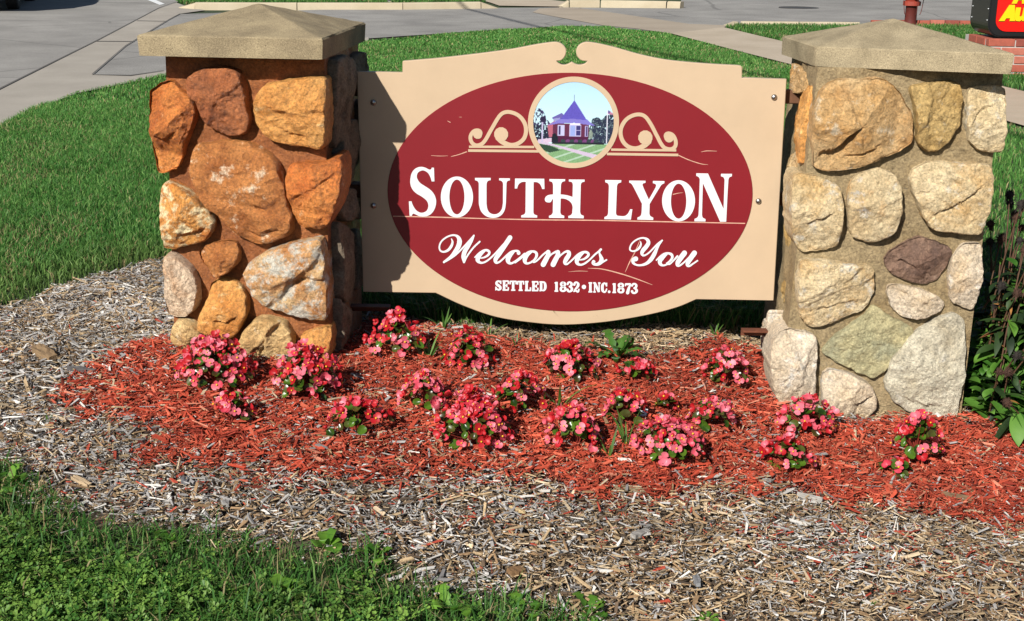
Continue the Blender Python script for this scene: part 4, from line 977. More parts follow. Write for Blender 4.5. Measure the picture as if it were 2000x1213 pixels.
x, y = scatter(LAWN_FAR, 160000); k = (y < 34); x, y = x[k], y[k]
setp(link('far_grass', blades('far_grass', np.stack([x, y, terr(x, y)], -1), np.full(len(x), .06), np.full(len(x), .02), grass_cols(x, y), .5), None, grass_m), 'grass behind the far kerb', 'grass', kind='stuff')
# rough unmown grass in the shade behind and under the sign
TALL = hits([(690, 610), (760, 622), (850, 641), (1000, 650), (1200, 655), (1480, 655), (1500, 560), (1200, 520), (900, 520), (700, 540)])
x, y = scatter(TALL, 21000); k = (y > S0[1] + (x - S0[0]) * math.tan(SYAW) + .075); x, y = x[k], y[k]
setp(link('tall_grass', blades('tall_grass', np.stack([x, y, terr(x, y)], -1), np.full(len(x), .15), np.full(len(x), .006), grass_cols(x, y, .12), .9), None, grass_m), 'rough uncut grass in the shade under the sign', 'grass', kind='stuff')

# weedy lawn in the near corner: clover leaves and grass
x, y = scatter(LAWN_FRONT, 155000, (np.array((-3.6, 1.9)), np.array((2.2, 4.8))))
n = len(x); d_in = vnoise(x, y, 6, 3); z = terr(x, y)
sel = rng.random(n) < .46 * (.45 + vnoise(x, y, 2.6, 81)); xx, yy, zz_ = x[~sel][:24000], y[~sel][:24000], z[~sel][:24000]
setp(link('corner_grass', blades('corner_grass', np.stack([xx, yy, zz_], -1), .055 + .05 * (rng.random(len(xx)) > .9), np.full(len(xx), .0045), grass_cols(xx, yy, .09) * .95, .9), None, grass_m), 'weedy grass at the near left corner', 'grass', kind='stuff')
def clover(x, y, z):
    n = len(x); V = []; Cc = []; r = .0034 + .0058 * rng.random(n); a0 = rng.random(n) * 6.28; h = .012 + .045 * rng.random(n) * (.5 + vnoise(x, y, 9, 4))
    tilt = rng.normal(0, .45, (n, 2)); ctr = np.stack([x, y, z + h], -1)
    g = rng.random(n)[:, None]; pn = vnoise(x, y, 3.0, 6)[:, None]
    col = np.array([.042, .125, .018]) * (1 - g) + np.array([.17, .28, .05]) * g; col = col * (.30 + 1.15 * pn)
    for l in range(3):
        a = a0 + l * 2.094; dx = np.stack([np.cos(a), np.sin(a)], -1); sx_ = np.stack([-np.sin(a), np.cos(a)], -1)
        for (u, w, lift) in ((.1, 0, 0), (1.0, -.75, .25), (1.75, -.35, .2), (1.55, 0, .05), (1.75, .35, .2), (1.0, .75, .25)):
            p2 = (dx * u + sx_ * w) * r[:, None]; dz = p2 @ np.array([1, 0]) * 0 + (p2 * tilt).sum(1) + lift * r
            V.append(ctr + np.concatenate([p2, dz[:, None]], 1)); Cc.append(col * (1.15 if lift else .85))
    V = np.stack(V, 1).reshape(-1, 3); Cc = np.stack(Cc, 1).reshape(-1, 3); k = np.arange(n)[:, None] * 18
    Q = np.concatenate([k + np.array(f) + 6 * l for l in range(3) for f in ((0, 1, 2, 3), (0, 3, 4, 5))])
    return mesh_np('clover', V, Q, Cc)
edge_ok = np.ones(n, bool)
for dx_, dy_ in ((0, .12), (.09, .09), (-.09, .09), (0, .24)): edge_ok &= inside(LAWN_FRONT, x + dx_, y + dy_) | (rng.random(n) < .22)
sel &= (d_in > .08) & edge_ok & (rng.random(n) < .75 + .5 * vnoise(x, y, 3.2, 71)) & ~((x < -1.0) & (y > 3.75) & (vnoise(x, y, 5, 72) < .6))
setp(link('clover', clover(x[sel], y[sel], z[sel]), None, attr_mat('clover_leaf', .5, trans=.25)), 'small clover leaves covering the near left corner', 'clover', kind='stuff')

# ------------------------------------------------------------------ mulch
def chips(name, x, y, z, L, Wd, Th, col, tilt=.28, lift=.02, flat=None):
    n = len(x); yaw = rng.random(n) * 6.283; pit = rng.normal(0, tilt, n); rol = rng.normal(0, tilt, n)
    cy_, sy_ = np.cos(yaw), np.sin(yaw); cpp, spp = np.cos(pit), np.sin(pit); crr, srr = np.cos(rol), np.sin(rol)
    ex = np.stack([cy_ * cpp, sy_ * cpp, spp], -1); ey0 = np.stack([-sy_, cy_, np.zeros(n)], -1); ez0 = np.cross(ex, ey0)
    ey = ey0 * crr[:, None] + ez0 * srr[:, None]; ez = np.cross(ex, ey)
    c = np.stack([x, y, z + lift * rng.random(n) + Th * .4], -1); V = []; Cc = []
    for sx_ in (-1, 1):
        tp = .15 + .85 * rng.random(n) ** .7; sk = rng.normal(0, .35, n)
        for sy, sz in ((-1, -1), (1, -1), (1, 1), (-1, 1)):
            V.append(c + ex * (sx_ * L / 2 + sy * sk * Wd)[:, None] + ey * (sy * Wd / 2 * tp)[:, None] + ez * (sz * Th / 2)[:, None] + ez * (np.abs(sx_) * rng.normal(0, .02, n) * L)[:, None])
            Cc.append(col * (.88 + .24 * rng.random((n, 1))))
    V = np.stack(V, 1).reshape(-1, 3); Cc = np.stack(Cc, 1).reshape(-1, 3); k = np.arange(n)[:, None] * 8
    Q = np.concatenate([k + np.array(f) for f in ((3, 2, 6, 7), (0, 1, 5, 4)[::-1], (0, 4, 7, 3), (1, 2, 6, 5), (0, 3, 2, 1), (4, 5, 6, 7))])
    return mesh_np(name, V, Q, np.clip(Cc, 0, 1))
chip_m = attr_mat('wood_chip', .85, .25, 180, spec=.2, bmp=.3)
XL, XH = np.array((-2.3, 2.5)), np.array((2.55, 6.4))
def bed_points(n):
    x = rng.uniform(-4.6, 4.6, n); y = rng.uniform(2.2, 7.6, n)
    wob = (vnoise(x, y, 7, 11) - .5) * .18 + (vnoise(x, y, 25, 12) - .5) * .10 + rng.normal(0, .045, n)
    back = np.interp(x, BEDX, BEDY)
    k = (y < back + wob) & ~inside(LAWN_FRONT, x + wob * .6, y + wob * .6) & ((np.abs(x) < y * .45 + .2) | ((np.abs(x) < y * .85 + .3) & (rng.random(n) < .4)))
    return x[k], y[k], inside(RED, x[k] + wob[k] * .5, y[k] + wob[k])
be = hits(BED_BACK); o_ = np.argsort(be[:, 0]); BEDX, BEDY = be[o_, 0], be[o_, 1]
def sizes(n, big):
    bg = rng.random(n) < big; L = np.where(bg, rng.uniform(.024, .068, n), rng.uniform(.006, .026, n))
    Wd = np.where(bg, rng.uniform(.003, .0135, n), rng.uniform(.0009, .0042, n)); Th = np.minimum(Wd * .6, rng.uniform(.0012, .005, n)); return L, Wd, Th
x, y, red_in = bed_points(720000)
patch_r = rng.random(len(x))
gk = ~red_in; xg, yg = x[gk], y[gk]; n = len(xg)
L_, W_, T_ = sizes(n, .10)
pal = np.array([(.50, .47, .43), (.62, .58, .52), (.36, .34, .32), (.24, .225, .215), (.42, .30, .17), (.30, .19, .10), (.52, .40, .26), (.14, .095, .06), (.09, .065, .045)])
warm = vnoise(xg, yg, 1.6, 21) * .6 + vnoise(xg, yg, 5, 22) * .4 + np.clip((xg - .2) * .10, -.1, .1) + np.clip((3.9 - yg) * .25, -.15, .25) + .35 * (yg > 5.0) * (xg > -.75)
pw = np.array([.19, .10, .14, .09, .14, .13, .08, .09, .04]); pc = np.array([.09, .06, .05, .04, .23, .24, .15, .11, .03])
u_ = rng.random(n)[:, None]; wv = np.clip((warm - .35) / .3, 0, 1)[:, None]; cum = np.cumsum(pw * (1 - wv) + pc * wv, axis=1); ci = (u_ > cum / cum[:, -1:]).sum(1).clip(0, 8)
ci = np.where((yg > 4.95) & (xg > -.75) & (ci < 2), 4, ci); colg = pal[ci] * (.66 + .62 * rng.random((n, 1))) * (.72 + .45 * vnoise(xg, yg, 5, 41) + .2 * vnoise(xg, yg, 14, 42))[:, None]
strayr = rng.random(n) < .012 + .16 * np.exp(-((yg - 3.95) / .22) ** 2) * (np.abs(xg + .1) < 2.2) * .5
colg[strayr] = np.array([.42, .07, .04]) * (.7 + .5 * rng.random((strayr.sum(), 1)))
setp(link('grey_mulch', chips('grey_mulch', xg, yg, terr(xg, yg) + .014 * vnoise(xg, yg, 8, 64) + .008 * vnoise(xg, yg, 22, 65), L_, W_, T_, colg), None, chip_m), 'weathered grey and brown wood chip mulch around the flower bed', 'mulch', kind='stuff')
x2, y2, r2 = bed_points(540000); x2, y2 = np.concatenate([x[red_in], x2[r2]]), np.concatenate([y[red_in], y2[r2]]); n = len(x2)
L_, W_, T_ = sizes(n, .13); W_ = W_ * 1.15
rp_ = np.array([(.46, .074, .038), (.38, .055, .028), (.53, .115, .062), (.27, .038, .022), (.56, .21, .13), (.12, .022, .013)])
ci = rng.choice(6, n, p=[.32, .26, .17, .13, .06, .06]); colr = rp_[ci] * (.78 + .42 * rng.random((n, 1))) * (.68 + .42 * vnoise(x2, y2, 4.5, 51) + .3 * vnoise(x2, y2, 13, 52))[:, None]
stray = rng.random(n) < .07 + .09 * (vnoise(x2, y2, 3, 31) > .65); colr[stray] = pal[rng.integers(0, 7, stray.sum())]
setp(link('red_mulch', chips('red_mulch', x2, y2, terr(x2, y2) + .004 + .026 * vnoise(x2, y2, 9, 61) * vnoise(x2, y2, 2.5, 62) + .008 * vnoise(x2, y2, 24, 63), L_, W_, T_, colr, .3, .022), None, chip_m), 'red dyed wood chip mulch around the begonias', 'mulch', kind='stuff')

# single large chips and pebbles lying on the mulch
def one_chip(u, v, Lc, Wc, Tc, ang, col, label, group, name='wood_chip', cat='wood chip', tilt=.12):
    p = hit(u, v); bm = bmesh.new(); nseg = 7; rn = random.Random(int(u * 7 + v))
    rings = []
    for i in range(nseg + 1):
        t = i / nseg; w = Wc * (.55 + .45 * math.sin(math.pi * (.15 + .7 * t))) * (1 + rn.uniform(-.12, .12))
        rings.append([bm.verts.new(((t - .5) * Lc + rn.uniform(-.02, .02) * Lc, a * w / 2 + rn.uniform(-.04, .04) * Wc, b * Tc / 2 * (1 + rn.uniform(-.25, .25)))) for a, b in ((-1, -1), (0, -1.1), (1, -1), (1, 1), (.3, 1.2), (-.35, .9), (-1, 1))])
    for a, b in zip(rings, rings[1:]):
        for k in range(7): bm.faces.new((a[k], a[(k + 1) % 7], b[(k + 1) % 7], b[k]))
    bm.faces.new(rings[0][::-1]); bm.faces.new(rings[-1]); bmesh.ops.recalc_face_normals(bm, faces=bm.faces[:])
    mtc, ntc, bsc = new_mat('chip_grain'); co_ = coords(ntc); mp = N(ntc, 'ShaderNodeMapping'); mp.inputs['Scale'].default_value = (12, 160, 160); ntc.links.new(co_, mp.inputs[0])
    f2 = noise_n(ntc, mp.outputs[0], 1.0, 6, .7); ntc.links.new(ramp(ntc, f2, [(.3, tuple(c * .6 for c in col)), (.7, tuple(min(1, c * 1.25) for c in col))]), bsc.inputs['Base Color']); bsc.inputs['Roughness'].default_value = .85; bump(ntc, bsc, f2, .6, .004)
    o = link(name, bm_mesh(name, bm), None, mtc); o.location = (p[0], p[1], p[2] + .022 + Tc * .4); o.rotation_euler = (rn.uniform(-.1, .1), tilt, ang); return setp(o, label, cat, group)
CH = 'large loose chips on the grey mulch'
one_chip(88, 708, .13, .045, .030, -.75, srgb(150, 122, 88), 'thick tan chunk of wood on the grey mulch, largest on the road side', CH)
one_chip(160, 735, .10, .022, .014, .15, srgb(104, 100, 98), 'slim dark grey chip just below the thick tan chunk', CH)
one_chip(362, 953, .055, .022, .012, 1.75, srgb(120, 120, 122), 'stubby slate grey chip pointing at the viewer, left of the red mulch front edge', CH)
one_chip(440, 996, .075, .022, .012, 1.9, srgb(170, 166, 160), 'pale grey split chip above the clover patch', CH)
one_chip(160, 955, .075, .022, .010, -.6, srgb(206, 178, 140), 'pale tan curved chip beside the grassy corner', CH)
one_chip(1250, 1058, .08, .028, .012, .85, srgb(168, 162, 154), 'broad light grey chip in the middle of the front mulch', CH)
one_chip(1360, 1150, .075, .02, .012, 1.55, srgb(150, 150, 150), 'upright light grey chip at the lower edge of the mulch', CH)
one_chip(1008, 1132, .05, .036, .014, .6, srgb(140, 106, 70), 'squarish brown chip at the lower edge of the mulch', CH)
one_chip(1010, 1010, .075, .012, .008, 2.2, srgb(218, 190, 140), 'thin cream sliver on the brown mulch', CH)
one_chip(1230, 970, .11, .02, .012, .05, srgb(160, 140, 108), 'long flat tan strip where the red mulch ends', CH)
one_chip(1580, 985, .085, .018, .012, -.25, srgb(186, 180, 170), 'long pale grey strip on the red mulch edge below the cream pillar', CH)
one_chip(1870, 986, .12, .026, .016, -.15, srgb(140, 112, 82), 'long brown strip on the red mulch at the seedhead plants end', CH)
one_chip(1635, 1045, .06, .013, .008, -1.1, srgb(186, 64, 44), 'single red chip stranded on the grey mulch', CH)
def pebble(u, v, r, col, label):
    p = hit(u, v); bm = bmesh.new(); bmesh.ops.create_icosphere(bm, subdivisions=3, radius=r)
    for w in bm.verts: w.co *= 1 + .25 * noise.noise(w.co * (1.3 / r) + Vector((u, 0, 0))); w.co.z *= .65
    o = link('pebble', bm_mesh('pebble', bm, True), None, plain('pebble_rock', col, .8, var=.3, scale=60, bmp=.3)); o.location = (p[0], p[1], p[2] + .03); setp(o, label, 'pebble', 'pebbles on the red mulch')
pebble(1108, 773, .017, srgb(140, 150, 144), 'grey green pebble among the grass blades in the middle of the bed')
pebble(712, 778, .012, srgb(130, 130, 134), 'small grey pebble between the two begonias nearest the orange pillar')
pebble(698, 705, .010, srgb(150, 146, 140), 'small pale pebble in the red mulch beside the orange pillar base')

# ------------------------------------------------------------------ begonias
pink = leafy('pink_petal', srgb(224, 62, 84, .9), srgb(246, 130, 146, .9), .45, .3, 60)
coral = leafy('coral_petal', srgb(196, 20, 30), srgb(226, 52, 60), .45, .3, 60)
yel = plain('stamen_yellow', srgb(250, 190, 40), .6)
bleaf = leafy('begonia_leaf', srgb(36, 62, 14), srgb(92, 128, 36), .28, .25, 50)
bleaf_d = leafy('begonia_leaf_bronze', srgb(66, 50, 26), srgb(88, 96, 38), .28, .2, 50)
bstem = plain('begonia_stem', srgb(140, 52, 40), .5)
def petal(mb_list, c, dirv, nrm, L, Wd, cup):
    s_ = nrm.cross(dirv).normalized(); V = [c]
    for (u, w) in ((.22, -.5), (.6, -.98), (.92, -.62), (1.03, 0), (.92, .62), (.6, .98), (.22, .5)):
        V.append(c + dirv * u * L + s_ * w * Wd / 2 + nrm * cup * L * (u * u * .9 + abs(w) * .35))
    V.append(c + dirv * .6 * L + nrm * cup * L * .2)
    mb_list.add([tuple(v) for v in V], None, [(8, i, i + 1) for i in range(0, 7)] + [(8, 7, 0)])
def flower_mesh(kind, seed):
    rn = random.Random(seed); m_ = MB(); R = .0205; nz = Vector((0, 0, 1))
    if kind == 'open':
        for (a, L, w, cu) in ((90, 1.0, 1.15, .18), (-90, 1.0, 1.15, .2), (0, .72, .6, .12), (180, .72, .6, .12)):
            an = math.radians(a + rn.uniform(-14, 14)); petal(m_, Vector((0, 0, 0)), Vector((math.cos(an), math.sin(an), 0)), nz, R * L * rn.uniform(.9, 1.1), R * w * 1.1, cu * rn.uniform(.5, 1.8))
    else:
        for (a, cu) in ((80, .85), (-85, .8), (10, .6)):
            an = math.radians(a + rn.uniform(-14, 14)); petal(m_, Vector((0, 0, 0)), Vector((math.cos(an), math.sin(an), 0)), nz, R * .9, R * 1.05, cu)
    npet = m_.n; ntri = sum(len(t) for t in m_.T)
    if kind == 'open':
        bm = bmesh.new(); bmesh.ops.create_icosphere(bm, subdivisions=1, radius=R * .19); vv = [tuple(v.co * 1.0 + Vector((0, 0, R * .2))) for v in bm.verts]; ff = [[v.index for v in f.verts] for f in bm.faces]; bm.free(); m_.add(vv, None, ff)
    V = np.concatenate(m_.V); T = np.concatenate(m_.T); mi = np.zeros(len(T), int); mi[ntri:] = 1
    return mesh_np('flower', V, T, smooth=True, mats=mi)
FL = []
for i, (kd, pm) in enumerate((('open', pink), ('open', pink), ('open', pink), ('closed', coral), ('closed', coral), ('open', coral), ('closed', pink))):
    me = flower_mesh(kd, i); me.materials.append(pm); me.materials.append(yel); FL.append(me)
def round_leaf(seed):
    rn = random.Random(seed); m_ = MB(); V = [(0, 0, 0)]; T = []; R = .019
    for rr, zf in ((.5, .10), (1.0, .32)):
        for k in range(10):
            a = 2 * math.pi * k / 10; V.append((R * rr * (1 + .12 * math.cos(a)) * math.cos(a) + R * .8, R * rr * .85 * math.sin(a), R * zf * (.4 + abs(math.sin(a))) + rn.uniform(-.05, .05) * R))
    V[0] = (R * .8, 0, 0)
    T = [(0, 1 + k, 1 + (k + 1) % 10) for k in range(10)]; Q = [(1 + k, 11 + k, 11 + (k + 1) % 10, 1 + (k + 1) % 10) for k in range(10)]
    m_.add(V, Q, T); return m_.mesh('leaf', True)
LF = []
for i, mt_ in enumerate((bleaf, bleaf, bleaf_d)):
    me = round_leaf(i); me.materials.append(mt_); LF.append(me)
bm = bmesh.new(); bmesh.ops.create_icosphere(bm, subdivisions=2, radius=.0065)
for w in bm.verts: w.co.z *= 1.35
bud_me = bm_mesh('bud', bm, True); bud_me.materials.append(coral)
def place(name, me, parent, loc, zdir, spin, sc):
    o = bpy.data.objects.new(name, me); C.objects.link(o); o.parent = parent; o.location = loc
    qn = Vector(zdir).normalized().to_track_quat('Z', 'Y') @ Matrix.Rotation(spin, 3, 'Z').to_quaternion()
    o.rotation_mode = 'QUATERNION'; o.rotation_quaternion = qn; o.scale = (sc, sc, sc); return o
def begonia(box, label, dens=1.0, red_share=.35, leafy_=1.0):
    x0, y0, x1, y1 = box; cx = (x0 + x1) / 2; vb = y1 - .11 * (x1 - x0); p = hit(cx, vb); D = p[1]; k = D / F_PX * 1.04
    p[2] += .016; W_, Hh = (x1 - x0) * k * 1.08, max(.06, (vb - y0) * k * 1.03 - .016); rn = random.Random(int(x0 * 3 + y0))
    root = thing('begonia', label, 'begonia', tuple(p), 0, 'pink begonias in the red mulch bed')
    rx, ry, h = W_ / 2, W_ / 2 * .9, Hh
    tocam = Vector((-p[0], -p[1], CAM_H - p[2])).normalized()
    m_ = MB(); area = W_ * Hh; nf = max(12, int(area * 2150 * dens)); nl = int(nf * .85 * leafy_) + 5
    lump = [(rn.uniform(0, 6.28), rn.uniform(.72, 1.15)) for _ in range(6)]
    def domept(lowmin=.05, rr=1.0):
        a = rn.uniform(0, 6.28); t = rn.uniform(lowmin, 1) ** .8; e = t * math.pi / 2
        lm = sum(s_ * math.exp(-((math.cos(a - q_) - 1) * 4) ** 2) for q_, s_ in lump) / (sum(math.exp(-((math.cos(a - q_) - 1) * 4) ** 2) for q_, s_ in lump) + 1e-6)
        q_ = rr * lm; v = Vector((rx * math.cos(e) * math.cos(a), ry * math.cos(e) * math.sin(a), h * math.sin(e) * .95)) * q_
        nv = Vector((v.x / rx**2, v.y / ry**2, v.z / h**2 * .7)).normalized(); return v, nv
    for i in range(max(5, int(nf * .35))):
        v, nv = domept(.15, .85); tip = v; mid = Vector((tip.x * .35, tip.y * .35, tip.z * .55)); V, Q = tube_np([(rn.uniform(-.01, .01), rn.uniform(-.01, .01), -.01), mid, tip], [.0035, .003, .002], 5); m_.add(V, Q)
    link('stem', m_.mesh('stem', True), root, bstem)
    for i in range(nl):
        v, nv = domept(.02, rn.uniform(.55, .95)); place('leaf', LF[rn.choice((0, 0, 1, 2, 2))], root, v + Vector((0, 0, .012)), (nv + Vector((0, 0, .5)) + tocam * .3 + Vector((rn.uniform(-.5, .5), rn.uniform(-.5, .5), rn.uniform(-.2, .4)))), rn.uniform(0, 6.28), rn.uniform(.6, 1.05))
    for i in range(nf):
        v, nv = domept(.06, rn.uniform(.92, 1.06)); kk = rn.choice((3, 4, 4, 5)) if rn.random() < red_share else rn.choice((0, 1, 2, 6, 6))
        if v.z < .02: v.z = .02 + rn.random() * .02
        place('flower', FL[kk], root, v + Vector((0, 0, .012)), nv + tocam * .45 + Vector((rn.uniform(-.6, .6), rn.uniform(-.6, .6), rn.uniform(-.3, .5))), rn.uniform(0, 6.28), rn.uniform(.6, 1.12))
    for i in range(nf // 4):
        v, nv = domept(.1, rn.uniform(.9, 1.08)); place('bud', bud_me, root, v + Vector((0, 0, .012)), nv + Vector((0, 0, rn.uniform(-.6, .3))), 0, rn.uniform(.7, 1.3))
for box, lab, dn, rs, lf in [
 ((345,660,497,776), 'wide bushy begonia against the road side corner of the orange pillar', 1.1, .35, 1.2),
 ((535,667,676,801), 'tall full begonia against the sign side corner of the orange pillar', 1.0, .35, 1.1),
 ((418,775,490,843), 'little upright begonia in front of the wide bushy begonia by the orange pillar', 1.1, .3, 1.0),
 ((637,790,760,868), 'low spreading begonia alone in the red mulch in front of the tall full one', .8, .45, 1.2),
 ((722,622,835,716), 'begonia on the mulch rise under the shaded end of the sign', .8, .5, 1.2),
 ((870,652,966,736), 'round begonia under the sign between two grass tufts', .9, .4, 1.1),
 ((785,733,882,815), 'begonia tucked behind the largest begonia, on its road side', .9, .35, 1.0),
 ((840,770,1003,897), 'largest begonia, a dense mound in the middle of the bed', 1.15, .45, .9),
 ((960,730,1066,824), 'leggy dark stemmed begonia behind the largest one, on its cream pillar side', .7, .45, 1.4),
 ((1050,665,1170,756), 'broad begonia directly beside the green rosette weed under the sign', .8, .55, 1.2),
 ((1203,706,1287,759), 'small low begonia in front of the green rosette weed', .8, .6, 1.1),
 ((1372,688,1464,769), 'begonia nearest the rusty bracket and the cream pillar, with one tall bloom', .9, .25, 1.0),
 ((1065,795,1188,895), 'begonia with open pink blooms to the cream pillar side of the largest mound', .8, .4, 1.2),
 ((1175,760,1258,840), 'narrow upright begonia just behind the white plant tag', .8, .3, 1.1),
 ((1225,820,1380,922), 'very dense all pink begonia mound at the front of the bed', 1.25, .12, .7),
 ((1330,778,1433,858), 'open loose begonia right behind the very dense all pink mound', .8, .15, 1.2),
 ((1278,775,1326,825), 'tiny begonia sprig between the white plant tag and the open loose begonia', .9, .3, 1.0),
 ((1515,780,1628,864), 'begonia at the foot of the cream pillar', .9, .2, 1.1),
 ((1477,857,1589,934), 'begonia with a leafy hollow centre in front of the cream pillar', .85, .4, 1.5),
 ((1738,812,1836,918), 'lopsided begonia in front of the pale grey corner stone of the cream pillar', .75, .3, 1.0),
 ((1712,915,1790,948), 'straggly nearly bare begonia lying on the red mulch below the lopsided one', .45, .7, 1.6)]:
    begonia(box, lab, dn, rs, lf)

# ------------------------------------------------------------------ weeds
weed_g = leafy('weed_leaf', srgb(38, 84, 22), srgb(84, 132, 44), .5, .3, 30)
weed_l = leafy('dandelion_leaf', srgb(62, 112, 26), srgb(122, 170, 58), .5, .3, 30)
def blade_leaf(L, Wd, bend, lobes=0, n=10, curl=.15, seed=0):
    rn = random.Random(seed); V = []; Q = []
    for i in range(n + 1):
        t = i / n; w = Wd / 2 * math.sin(math.pi * min(1, .12 + .88 * t) ** .8) if lobes else Wd / 2 * (math.sin(math.pi * (.15 + .85 * t)))
        if lobes: w = Wd / 2 * (.25 + .9 * t) * (1 - .95 * t ** 6) * (1.0 if (i % 2) else .5)
        x_ = L * t * math.cos(bend * t); z_ = L * t * math.sin(bend * (1 - t * .9)) * .8
        V += [(x_ - (w * .3 if lobes and i % 2 else 0), -w, z_ + curl * w), (x_, 0, z_), (x_ - (w * .3 if lobes and i % 2 else 0), w, z_ + curl * w)]
    for i in range(n):
        for j in (0, 1): Q.append((i * 3 + j, i * 3 + j + 1, i * 3 + 4 + j, i * 3 + 3 + j))
    m_ = MB(); m_.add(V, Q); return m_.mesh('leaf', True)
def rosette(u, v, L, Wd, n, label, cat, name, group=None, lobes=1, mat=weed_g, bend=.7):
    p = hit(u, v); r = thing(name, label, cat, tuple(p), 0, group); rn = random.Random(int(u + v))
    shapes = [blade_leaf(L * f, Wd * f, bend * g, lobes, seed=i) for i, (f, g) in enumerate(((1, 1), (.85, 1.25), (.7, .8)))]
    for s_ in shapes: s_.materials.append(mat)
    for i in range(n):
        o = link('leaf', rn.choice(shapes), r); a = 2 * math.pi * i / n + rn.uniform(-.3, .3); o.rotation_euler = (rn.uniform(-.25, .25), -rn.uniform(-.1, .55), a); o.location = (0, 0, .012); s_ = rn.uniform(.8, 1.15); o.scale = (s_, s_, s_)
rosette(1207, 708, .20, .055, 20, 'large green rosette weed with toothed leaves under the sign', 'weed', 'rosette_weed', None, 1, weed_g, .9)
rosette(545, 704, .055, .026, 8, 'small bright green weed at the foot of the orange pillar', 'weed', 'leafy_weed', None, 0, weed_l, .9)
rosette(1318, 795, .05, .016, 8, 'small thistle weed in the red mulch behind the open loose begonia', 'weed', 'leafy_weed', None, 1, weed_g, 1.0)
DG = 'dandelions along the edge of the near lawn'
for u, v, L, n_, lab in ((735, 1100, .085, 8, 'dandelion at the top corner of the clover edge'), (640, 1075, .08, 7, 'dandelion leaning out of the clover over the pale grey chips'), (690, 1140, .07, 6, 'dandelion inside the clover below the corner one'),
                         (880, 1205, .10, 9, 'dandelion in the grass left of the red fallen petals'), (1030, 1212, .09, 8, 'dandelion with dark leaves cut by the lower frame edge'), (1150, 1210, .09, 9, 'dandelion farthest along the lower frame edge towards the cream pillar'), (560, 1165, .07, 7, 'dandelion deep in the clover'), (330, 1075, .075, 7, 'dandelion on the grassy bump near the tan curved chip'), (1380, 1222, .06, 6, 'dandelion sprig alone on the bare mulch at the frame edge'), (20, 960, .10, 9, 'broad leaved dandelion at the road side edge of the near corner')):
    rosette(u, v, L * 1.3, L * .58, n_, lab, 'dandelion', 'dandelion', DG, 1 if n_ != 7 else 0, weed_l, .95)
tuft_m = leafy('long_grass_blade', srgb(60, 104, 34), srgb(120, 160, 72), .5, .3, 12)
def tuft(u, v, L, n, label, spread=1.0):
    p = hit(u, v); r = thing('grass_tuft', label, 'grass tuft', tuple(p), 0, 'grass tufts in the flower bed'); rn = random.Random(int(u * 2 + v))
    for i in range(n):
        a = rn.uniform(0, 6.28); l = L * rn.uniform(.6, 1.15); sp2 = rn.uniform(.25, .9) * spread; V = []; Q = []; d = Vector((math.cos(a), math.sin(a), 0)); s_ = Vector((-d.y, d.x, 0)); w = rn.uniform(.003, .0055)
        for k in range(8):
            t = k / 7; c = d * l * sp2 * t ** 1.3 + Vector((0, 0, l * (t - sp2 * .62 * t * t))); ww = w * (1 - t ** 3) + .0002
            V += [c - s_ * ww, c + s_ * ww + Vector((0, 0, .0006))]
        Q = [(k * 2, k * 2 + 1, k * 2 + 3, k * 2 + 2) for k in range(7)]
        m_ = MB(); m_.add([tuple(q_) for q_ in V], Q); link('blade', m_.mesh('blade', True), r, tuft_m)
for u, v, L, n_, lab in ((838, 712, .15, 8, 'arching grass tuft between the two begonias under the shaded end of the sign'), (868, 655, .14, 7, 'grass tuft at the lowest point of the tan border, road side'), (955, 668, .13, 6, 'grass tuft on the tan chips under the sign'), (1008, 690, .13, 6, 'upright grass tuft beside the round begonia'),
                         (1092, 808, .18, 6, 'tall thin grass tuft beside the grey green pebble'), (1060, 812, .12, 4, 'short grass tuft behind the leggy begonia'), (1190, 905, .15, 7, 'grass tuft between the open pink begonia and the dense pink mound'), (1222, 885, .17, 5, 'grass tuft leaning over the dense pink mound'),
                         (1385, 900, .08, 6, 'short grass tuft at the cream pillar side of the dense pink mound'), (1395, 668, .12, 8, 'grass tuft in front of the rusty bracket'), (95, 835, .07, 8, 'tiny grass tuft in the grey mulch on the road side'), (1700, 1195, .06, 5, 'sparse grass tuft near the lower edge of the grey mulch')):
    tuft(u, v, L, n_, lab)
# white plant tag
p = hit(1252, 828); bm = bmesh.new(); v4 = add_box(bm, (0, 0, .022), (.034, .0012, .036)); add_box(bm, (0, 0.0002, -.005), (.012, .001, .03))
o = link('plant_tag', bm_mesh('plant_tag', bm), None, plain('white_plastic', (.8, .8, .84), .35)); o.location = (p[0], p[1], p[2] + .02); o.rotation_euler = (-.35, .35, .25); setp(o, 'small white plastic plant tag stuck in the mulch among the begonias', 'plant tag')

